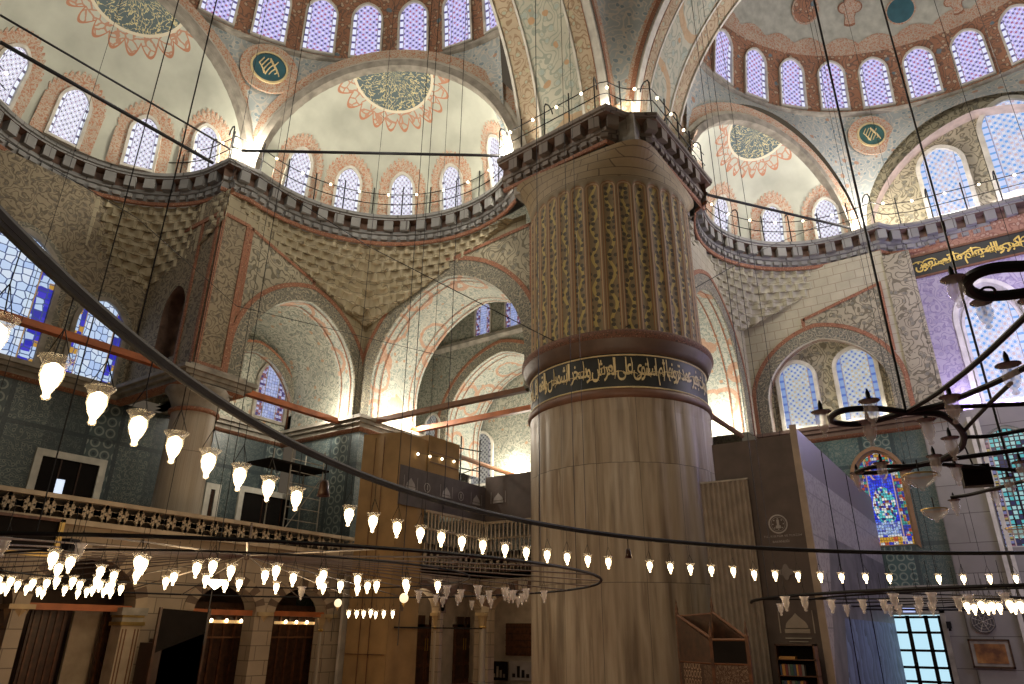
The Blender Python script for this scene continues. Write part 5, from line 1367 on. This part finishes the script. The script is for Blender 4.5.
# two milk-glass globes
for (px, py, lab) in ((338, 603, 'milk-glass globe lamp left of the wrapped pier'), (404, 598, 'milk-glass globe lamp right of the wrapped pier')):
    p = at_z(px, py, .5); t = thing('globe_lamp', lab, 'lamp', p)
    MB().lathe([(.07*sin(pi*k/10), .075*cos(pi*k/10)) for k in range(11)], p, 16).build('globe', M_emit('milk_glass', (1, .82, .52), 1.1), t, True)
    MB().tube([p+Vector((0, 0, .07)), p+Vector((0, 0, .4))], .006, 5).build('chain', m_black, t); MB().lathe([(.02, -.07), (.026, -.09), (.001, -.14)], p, 10).build('drop', m_brass, t, True)

# third ring chandelier, on the right
C3c = (16.9, -.6); R3, Z3 = 5.3, .62
ch3 = thing('low_ring_chandelier', 'distant low ring chandelier at the right under the stained window', 'chandelier', (*C3c, Z3))
mb = MB(); mb.tube([(C3c[0]+R3*cos(2*pi*k/140), C3c[1]+R3*sin(2*pi*k/140), Z3) for k in range(140)], .028, 6, closed=True); mb.build('hoop', m_black, ch3)
mb = MB(); mb.tube([(C3c[0]+R3*.8*cos(2*pi*k/100), C3c[1]+R3*.8*sin(2*pi*k/100), Z3+.02) for k in range(100)], .018, 6, closed=True); mb.build('inner_hoop', m_black, ch3)
for k in range(12):
    a = 2*pi*k/12; MB().tube([(C3c[0], C3c[1], Z3+.05), (C3c[0]+R3*cos(a), C3c[1]+R3*sin(a), Z3)], .014, 5).build('spoke', m_black, ch3)
for k in range(7):
    a = 2*pi*k/7+2.2; x, y = C3c[0]+R3*cos(a), C3c[1]+R3*sin(a); MB().tube([(x, y, Z3), (x, y, 26)], .008, 5).build('cable', m_rod, ch3)
for i, (px, py) in enumerate([(966, 604), (973, 606), (980, 603), (986, 606), (991, 604), (998, 605), (1008, 602), (1013, 605), (1019, 603)]):
    p = at_z(px, py-3, .46); o = cp(small_lit); o.parent = ch3; o.location = p-ch3.location
for i, (px, py) in enumerate([(883, 603), (893, 597), (889, 608), (898, 608), (918, 600), (918, 608), (931, 596), (931, 606), (957, 600), (968, 598), (1004, 596), (780, 607), (785, 600), (804, 600), (831, 603), (862, 603), (795, 612), (846, 608)]):
    p = at_z(px, py-3, .5); o = cp(ch_clear); o.parent = ch3; o.location = p-ch3.location

# wrought-iron chandelier close on the right
ZI = 1.25
cI = at_z(906, 412, ZI)
iron = thing('wrought_iron_chandelier', 'black wrought-iron chandelier with looping arms and unlit glass lamps at the right edge', 'chandelier', cI)
def spline(pts, n=6):
    P = [Vector(p) for p in pts]; out = []
    for i in range(len(P)-1):
        a = P[max(i-1, 0)]; b = P[i]; c = P[i+1]; d = P[min(i+2, len(P)-1)]
        for k in range(n):
            t_ = k/n; out.append(.5*((2*b)+(c-a)*t_+(2*a-5*b+4*c-d)*t_*t_+(3*b-a-3*c+d)*t_**3))
    return out+[P[-1]]
def iarm(pts, r=.022, z=ZI, nm='arm'):
    MB().tube(spline([at_z(x, y, z) for x, y in pts]), r, 8).build(nm, m_black, iron)
iarm([(906, 412), (891, 410), (876, 408.5), (853, 409), (838, 412), (830.5, 418), (834, 422), (848, 424), (865, 423), (885, 418), (906, 412)], .019, nm='loop')
iarm([(906, 412), (935, 413), (950, 419), (961, 430), (964, 439), (958, 450), (935, 461), (909, 467)], .022, nm='loop')
iarm([(909, 467), (890, 471), (876, 472.5), (856, 472.8), (873, 467), (906, 466), (935, 464), (975, 467), (1014, 470), (1040, 470)], .017, nm='loop')
iarm([(906, 412), (930, 398), (955, 380), (985, 355), (1024, 318), (1035, 308)], 0.014)
iarm([(906, 412), (935, 406), (955, 399), (975, 391), (996, 382), (1024, 368), (1040, 360)], 0.017)
iarm([(906, 412), (935, 408), (975, 406), (1024, 404), (1045, 403)], 0.014)
iarm([(962, 433), (985, 408), (1011, 383)], 0.012)
iarm([(964, 437), (990, 436), (1024, 430), (1045, 426)], 0.014)
iarm([(935, 461), (980, 455), (1024, 449), (1045, 446)], 0.018)
iarm([(951, 497.5), (970, 494.6), (1000, 487), (1024, 481), (1040, 477)], 0.017)
iron2 = thing('wrought_iron_chandelier', 'upper black iron loop with glass lamps at the top right before the purple wall', 'chandelier', at_z(985, 275, 1.9))
MB().tube(spline([at_z(x, y, 1.9) for x, y in [(1060, 262), (1024, 266), (1004, 267), (986, 270), (972, 276), (966, 284), (972, 292), (985, 296), (1004, 295.5), (1024, 293), (1060, 288)]]), .034, 8).build('loop', m_black, iron2)
MB().tube(spline([at_z(x, y, 1.9) for x, y in [(977, 294), (984, 288), (993, 288), (996, 294)]]), .008, 5).build('scroll', m_black, iron2)
def iron_lamp(s=1.0):
    g = MB().lathe([(.001, -.16*s), (.014*s, -.155*s), (.018*s, -.145*s), (.010*s, -.13*s), (.022*s, -.118*s), (.036*s, -.09*s), (.040*s, -.055*s), (.034*s, -.035*s), (.044*s, -.01*s), (.058*s, .0)], (0, 0, 0), 16).build('glass_lamp', m_cup_clear, None, True)
    c = MB().lathe([(.057*s, -.002*s), (.058*s, .003*s), (.030*s, .008*s), (.014*s, .014*s), (.012*s, .05*s), (.003*s, .075*s)], (0, 0, 0), 14).build('iron_cap', m_black, None, True); c.parent = g
    i = MB().lathe([(.001, -.085*s), (.010*s, -.08*s), (.012*s, -.04*s), (.010*s, .0)], (0, 0, 0), 10).build('candle_bulb', m_cup_clear, None, True); i.parent = g
    ALLCH[g.name] = [c, i]; return g
il = iron_lamp(1.0)
for i, (px, py) in enumerate([(821, 412), (869, 401), (868, 422), (926, 420), (950, 397), (950, 438), (934, 456), (881, 463), (857, 473), (955, 466), (954, 500), (994, 490), (1008, 478), (1008, 365), (905, 470), (1020, 462)]):
    p = at_z(px, py, ZI); o = il if i == 0 else cp(il); o.parent = iron; o.location = p-iron.location
for i, (px, py) in enumerate([(953, 279), (982, 302), (1030, 300)]):
    p = at_z(px, py, 1.9); o = cp(il); o.parent = iron2; o.location = p-iron2.location; o.scale = (1.15,)*3
for i, (px, py) in enumerate([(920, 478), (935, 512), (1018, 530)]):
    p = at_z(px, py, 1.1)
    g = MB().lathe([(.001, -.10), (.02, -.095), (.015, -.08), (.05, -.065), (.105, -.02), (.12, .02), (.115, .03)], p, 20).build('bowl_lamp', m_cup_clear, iron, True)
    MB().tube([p+Vector((0, 0, .03)), p+Vector((0, 0, .14))], .006, 5).build('hanger', m_black, iron); MB().lathe([(.12, .0), (.122, .008), (.118, .012)], p+Vector((0, 0, .015)), 20).build('rim', m_brass, iron, True)
MB().tube([cI, (cI.x, cI.y, 26)], .008, 6).build('cable', m_rod, iron)
c_ = at_z(1010, 470, ZI); MB().tube([c_, (c_.x, c_.y, 26)], .007, 6).build('cable', m_rod, iron)
p = at_z(976, 476, 1.2)
sp_ = thing('loudspeaker', 'small black box loudspeaker hanging among the iron arms', 'loudspeaker', p)
MB().box((p.x, p.y, p.z), (.12, .20, .17), radians(10)).build('cabinet', m_black, sp_); MB().box((p.x-.062, p.y-.01, p.z), (.008, .17, .14), radians(10)).build('grille', m_dark, sp_)
MB().tube([p+Vector((0, 0, .08)), p+Vector((.0, .03, .28))], .007, 5).build('bracket', m_black, sp_)
p = at_z(70, 545, .95)
sp_ = thing('loudspeaker', 'small dark box loudspeaker under the gold-framed panel at the left', 'loudspeaker', p)
MB().box(p, (.16, .12, .14), .4).build('cabinet', m_black, sp_); MB().tube([p+Vector((0, 0, .07)), p+Vector((0, 0, .5))], .006, 5).build('cable', m_black, sp_)
MB().box(p+Vector((.02, -.065, 0)), (.1, .01, .1), .4).build('grille', m_dark, sp_)

# long black cables that hang alone
for k, (px, py, z, lab) in enumerate(((232, 180, 14, 'thin black cable hanging left of the middle half dome'), (375, 200, 14, 'thin black cable at the left third of the middle half dome'), (462, 100, 14, 'dark cable crossing the middle half dome near its right end'), (430, 150, 12, 'thin cable in the centre of the middle half dome'), (855, 230, 14, 'dark cable before the right drum windows'), (972, 120, 15, 'dark cable crossing the lunette windows'), (745, 200, 13, 'thin cable before the right half dome'), (300, 60, 14, 'thin cable left of the drum windows'))):
    p = at_z(px, py, z); q = p*.8
    o = MB().tube([(q.x, q.y, -.2 if k % 2 else 2.0), (q.x, q.y, 27)], .007, 5).build('hanging_cable', m_rod); tag(o, lab, 'cable')

# gold-framed dark panel at the left
zt_, zb_ = at_y(57, 519, 16.6).z, at_y(57, 558, 16.6).z; xr_ = at_y(60, 540, 16.6).x
t = thing('lacquer_panel', 'dark lacquer panel in a gold frame hung at the far left below the balustrade', 'panel', (xr_-1.5, 16.6, zb_))
MB().bx(xr_-3, xr_, 16.6, 16.64, zb_, zt_).build('panel', m_dark, t)
MB().bx(xr_-.1, xr_, 16.54, 16.62, zb_, zt_).bx(xr_-3, xr_, 16.54, 16.62, zb_, zb_+.09).build('gold_frame', m_brass, t); MB().bx(xr_-3, xr_, 16.54, 16.62, zt_-.06, zt_).build('red_top_rail', m_wood_r, t)
t.location.z = zb_

# ================================================================== RIGHT-HAND HOARDING, PULPIT, BOOKCASE
XP, YP = 15.7, 3.2
ztop = at_x(750, 440, XP).z; zph = at_y(820, 452, YP).z
hp = thing('hoarding_panel', 'dark brown-grey hoarding panel with pale emblem and lettering right of the great pier', 'hoarding', (XP, 4.1, FLOOR))
MB().bx(XP, XP+.06, YP+.02, 5.05, FLOOR, ztop).build('board', m_board, hp)
def pf(px, py): return at_x(px, py, XP-.02)
ec = pf(778, 524)
mb = MB()
for r0, r1 in ((.17, .20), (.14, .148)):
    for k in range(30):
        a, b = 2*pi*k/30, 2*pi*(k+1)/30
        mb.q(*[(XP-.02, ec.y-r*cos(q), ec.z+r*sin(q)) for r, q in ((r0, a), (r0, b), (r1, b), (r1, a))])
mb.bx(XP-.025, XP-.015, ec.y-.05, ec.y+.05, ec.z-.09, ec.z-.03); mb.bx(XP-.025, XP-.015, ec.y-.025, ec.y+.025, ec.z-.03, ec.z+.09)
for k in range(8): a = 2*pi*k/8; mb.bx(XP-.025, XP-.015, ec.y+.11*cos(a)-.012, ec.y+.11*cos(a)+.012, ec.z+.11*sin(a)-.012, ec.z+.11*sin(a)+.012)
mb.build('emblem', m_white_print, hp)
for s, px, py, W, Hh in (('T.C. KÜLTÜR VE TURİZM', 764, 538, .78, .055), ('BAKANLIĞI', 773, 543, .34, .06)):
    a = pf(px, py); place_text(s, 'lettering', m_white_print, lambda x, z, a=a: (XP-.02, a.y-x, a.z+z), hp, W, Hh, .004)
a = pf(786, 572)
mb = MB()
for k in range(24):
    q0, q1 = 2*pi*k/24, 2*pi*(k+1)/24; R_ = lambda q: .13+.035*cos(4*q)
    mb.q((XP-.02, a.y, a.z), (XP-.02, a.y-R_(q0)*cos(q0), a.z+R_(q0)*sin(q0)), (XP-.02, a.y-R_(q1)*cos(q1), a.z+R_(q1)*sin(q1)))
mb.build('rosette', M_plain('faint_print', (.16, .14, .13), .7), hp)
a = pf(797, 628); mosque_print(hp, lambda u, v, a=a: (XP-.02, a.y-u, a.z+v), .44, M_plain('tan_print', (.26, .22, .18), .7))
MB().bx(XP-.025, XP-.015, a.y-.25, a.y+.25, a.z-.2, a.z-.18).bx(XP-.025, XP-.015, a.y-.18, a.y+.18, a.z-.26, a.z-.245).build('fine_print', m_stone, hp)
t = thing('corrugated_sheet', 'light brown ribbed sheet between the great pier and the dark hoarding', 'sheet', (XP-.1, 4.9, FLOOR))
zc_ = at_x(735, 481, XP-.1).z; ya_, yb_ = at_x(700, 481, XP-.1).y, at_x(748, 481, XP-.1).y
mb = MB(); mb.grid(lambda u, v: (XP-.12+.03*sin(u*60), ya_+(yb_-ya_)*u, FLOOR+(zc_-FLOOR)*v), 90, 1); mb.build('sheet', M_plain('ribbed_sheet', (.24, .20, .16), .7), t, True)
MB().bx(XP-.14, XP-.08, yb_, ya_, zc_, zc_+.04).build('edge_trim', m_stone, t)
# printed side panel
tp = NT('photo_print_panel'); x, y, z = tp.xyz()
gridl = tp.math('MAXIMUM', tp.math('LESS_THAN', tp.math('FRACT', tp.math('MULTIPLY', x, .8)), .03), tp.math('LESS_THAN', tp.math('FRACT', tp.math('MULTIPLY', z, 1.1)), .04))
scr = tp.math('LESS_THAN', tp.math('ABSOLUTE', tp.math('SUBTRACT', tp.noise(5, 2), .5)), .04)
up = tp.mix(scr, (.30, .28, .30), (.20, .18, .20)); up = tp.mix(gridl, up, (.16, .15, .16))
dk = tp.mix(tp.mapr(tp.noise(2, 4), .35, .65), (.07, .065, .08), (.15, .14, .16))
zw = tp.math('SUBTRACT', z, 1.7); xw = tp.math('ADD', x, 20.5)
wob = tp.math('ADD', xw, tp.math('MULTIPLY', zw, -.55))
dark = tp.math('MULTIPLY', tp.math('LESS_THAN', zw, 2.1), tp.math('GREATER_THAN', wob, 16.3))
c = tp.mix(dark, up, dk)
c = tp.mix(tp.math('GREATER_THAN', zw, 3.35), c, (.13, .11, .13))
wv = tp.math('FRACT', tp.math('MULTIPLY', tp.math('ADD', xw, tp.math('MULTIPLY', tp.noise(1.2, 3), 2.0)), 1.6))
blue = tp.mix(wv, (.035, .05, .12), (.16, .22, .42))
c = tp.mix(tp.math('MULTIPLY', tp.math('LESS_THAN', zw, .35), tp.math('GREATER_THAN', wob, 17.6)), c, blue)
sp2 = thing('printed_hoarding', 'tall hoarding printed with a faded mosque photograph receding to the stained window', 'hoarding', (20.5, YP, FLOOR))
MB().bx(XP-.05, 25.8, YP-.04, YP, FLOOR, zph).build('printed_board', tp.done(c, .45), sp2)
MB().bx(XP-.1, XP-.03, YP-.08, YP+.06, FLOOR, zph+.03).build('edge_post', M_plain('hoarding_edge', (.28, .22, .17), .6), sp2)
for x_ in (18.3, 21.5): MB().bx(x_-.015, x_+.015, YP-.055, YP-.04, FLOOR, zph).build('joint', m_black, sp2)
# bookcase with books
XK = 15.0
kb0, kb1 = at_x(776, 660, XK).y, at_x(816, 660, XK).y; kt = at_x(790, 644, XK).z
bk = thing('bookcase', 'dark wooden bookcase standing before the hoarding panel', 'bookcase', (XK+.15, (kb0+kb1)/2, FLOOR))
MB().bx(XK, XK+.3, kb0-.03, kb0, FLOOR, kt).build('side_board', m_wood, bk); MB().bx(XK, XK+.3, kb1, kb1+.03, FLOOR, kt).build('side_board', m_wood_r, bk)
MB().bx(XK, XK+.3, kb1, kb0, kt-.03, kt).build('top_board', m_wood, bk); MB().bx(XK+.28, XK+.3, kb1, kb0, FLOOR, kt).build('back_board', m_dark, bk)
sh = [kt-.27, kt-.55, kt-.85]
for z in sh: MB().bx(XK, XK+.28, kb1, kb0, z-.015, z).build('shelf', m_wood_r, bk)
bm = [M_plain('book_' + n, c, .6) for n, c in (('ochre', (.4, .2, .05)), ('green', (.03, .08, .06)), ('maroon', (.14, .03, .03)), ('navy', (.03, .05, .10)), ('grey', (.15, .15, .14)))]
names = ['ochre', 'green', 'maroon', 'navy', 'grey']
for si, z in enumerate(sh):
    y = kb0-.05
    for k in range(9 if si else 1):
        wd = .03+.012*((k*5+si*3) % 3); hh = .17+.02*((k*3+si) % 3)
        if y-wd < kb1+.05: break
        ci = (k*2+si*3) % 5
        if si == 0:
            o = MB().bx(XK+.04, XK+.22, y-.3, y, z, z+.05); ci = 0
            lab = 'ochre book lying flat on the top shelf of the bookcase'; gr = None
        else:
            o = MB().bx(XK+.03, XK+.2, y-wd, y, z, z+hh)
            lab = '%s book standing on the %s shelf of the bookcase' % (names[ci], ('middle', 'bottom')[si-1]); gr = '%s books on the %s shelf' % (names[ci], ('middle', 'bottom')[si-1])
        o = o.build('book', bm[ci]); tag(o, lab, 'book', gr); y -= wd+.008
# preacher's chair
pu = thing('preaching_chair', 'carved dark wooden preaching chair with pointed finials at the foot of the great pier', 'chair', (13.9, 4.9, FLOOR))
A = [at_x(679, 640, 14.2), at_x(715, 640, 14.2), at_x(711, 640, 13.5), at_x(747, 640, 13.5)]
tops = [at_x(679, 615, 14.2).z, at_x(715, 612, 14.2).z, at_x(711, 638, 13.5).z, at_x(747, 638, 13.5).z]
for p, z in zip(A, tops):
    MB().bx(p.x-.03, p.x+.03, p.y-.03, p.y+.03, FLOOR, z).build('post', m_wood_r, pu)
    MB().lathe([(.035, 0), (.04, .03), (.025, .06), (.035, .10), (.012, .2), (.016, .23), (.002, .30)], (p.x, p.y, z), 10).build('finial', m_wood_r, pu, True)
def panel4(a, b, z0, za, zb_, nm, m, th=.025):
    mb = MB(); n = Vector((b.y-a.y, a.x-b.x, 0)).normalized()*th
    A0_, B0_, B1_, A1_ = Vector((a.x, a.y, z0)), Vector((b.x, b.y, z0)), Vector((b.x, b.y, zb_)), Vector((a.x, a.y, za))
    f = [A0_-n, B0_-n, B1_-n, A1_-n]; g = [A0_+n, B0_+n, B1_+n, A1_+n]
    mb.q(*f); mb.q(*g)
    for i in range(4): mb.q(f[i], f[(i+1) % 4], g[(i+1) % 4], g[i])
    return mb.build(nm, m, pu)
zl_ = tops[2]-.42
m_latt = M_tile('mother_of_pearl_lattice', (.07, .03, .015), (.03, .012, .008), (.34, .26, .18), 7.0)
panel4(A[0], A[1], FLOOR, tops[0]-.04, tops[1]-.04, 'back_panel', m_wood)
panel4(A[0], A[2], zl_, tops[0]-.02, tops[2]-.05, 'arm_panel', m_wood); panel4(A[1], A[3], zl_, tops[1]-.02, tops[3]-.05, 'arm_panel', m_wood)
panel4(A[0], A[2], FLOOR, zl_-.03, zl_-.03, 'lattice_panel', m_latt, .02); panel4(A[1], A[3], FLOOR, zl_-.03, zl_-.03, 'lattice_panel', m_latt, .02); panel4(A[2], A[3], FLOOR, zl_-.03, zl_-.03, 'lattice_panel', m_latt, .02)
panel4(A[2], A[3], zl_, tops[2]-.05, tops[3]-.05, 'front_panel', m_dark)
for a, b, za, zb_ in ((A[0], A[2], tops[0], tops[2]), (A[1], A[3], tops[1], tops[3]), (A[2], A[3], tops[2]-.03, tops[3]-.03), (A[0], A[1], tops[0]-.03, tops[1]-.03), (A[2], A[3], zl_, zl_), (A[0], A[2], zl_, zl_)):
    MB().tube([(a.x, a.y, za), (b.x, b.y, zb_)], .028, 6).build('hand_rail', m_brown_beam, pu)
MB().q(*[(p.x, p.y, zl_+.05) for p in (A[0], A[1], A[3], A[2])]).build('seat', m_wood_r, pu)

# things on the marble wall at the right
XW = 26.42
a, b = at_x(967, 639, XW), at_x(1016, 669, XW)
y0, y1, z0, z1 = a.y, at_x(1009, 639, XW).y, b.z, a.z
t = thing('framed_picture', 'framed brown-gold picture on the marble wall right of the door', 'picture', (XW, (y0+y1)/2, z0))
MB().bx(XW+.02, XW+.05, y1, y0, z0, z1).build('mat', m_stone, t)
mb = MB(); fr = .05
mb.bx(XW, XW+.06, y0-fr, y0, z0, z1); mb.bx(XW, XW+.06, y1, y1+fr, z0, z1); mb.bx(XW, XW+.06, y1, y0, z0, z0+fr); mb.bx(XW, XW+.06, y1, y0, z1-fr, z1); mb.build('frame', m_wood, t)
tq = NT('brown_picture'); x, y, z = tq.xyz(); c = tq.ramp(tq.noise(3, 4), [(.35, (.11, .04, .015)), (.6, (.34, .15, .04)), (.7, (.42, .24, .08))])
MB().bx(XW+.0, XW+.02, y1+.14, y0-.14, z0+.13, z1-.13).build('image', tq.done(c, .5), t)
c_ = at_x(983, 622, XW); t = thing('round_medallion', 'round dark grille medallion above the framed picture', 'medallion', c_)
mb = MB()
mb2 = MB()
for k in range(8):
    a, b = 2*pi*(k+.5)/8, 2*pi*(k+1.5)/8
    mb.q((XW, c_.y, c_.z), (XW, c_.y+.33*cos(a), c_.z+.33*sin(a)), (XW, c_.y+.33*cos(b), c_.z+.33*sin(b)))
    mb.q((XW, c_.y+.33*cos(a), c_.z+.33*sin(a)), (XW, c_.y+.33*cos(b), c_.z+.33*sin(b)), (XW+.07, c_.y+.33*cos(b), c_.z+.33*sin(b)), (XW+.07, c_.y+.33*cos(a), c_.z+.33*sin(a)))
    mb2.tube([(XW-.01, c_.y, c_.z), (XW-.01, c_.y+.3*cos(a), c_.z+.3*sin(a))], .012, 4)
for r in (.12, .2, .28): mb2.tube([(XW-.01, c_.y+r*cos(2*pi*k/24), c_.z+r*sin(2*pi*k/24)) for k in range(24)], .008, 4, closed=True)
mb.build('disc', M_plain('dark_grey_grille', (.085, .08, .08), .6), t); mb2.build('tracery', m_stone, t)
MB().lathe([(.001, 0), (.03, 0), (.03, .02)], (XW-.02, c_.y, c_.z), 10).build('boss', m_mould, t)
c_ = at_x(949, 625, XW); t = thing('wall_speaker', 'small dark bracket loudspeaker between the door and the medallion', 'lamp', c_)  # small black loudspeaker box on the wall
MB().box(c_, (.12, .13, .2)).build('body', m_black, t); MB().box(c_+Vector((.03, 0, -.13)), (.06, .07, .08)).build('lower_box', m_dark, t)
c_ = at_x(909, 610, 26.62); o = MB().box(c_, (.12, .34, .14)).build('sign', M_emit('door_sign', (.5, .6, 1), .7)); tag(o, 'small pale blue lit sign over the daylit door', 'sign')
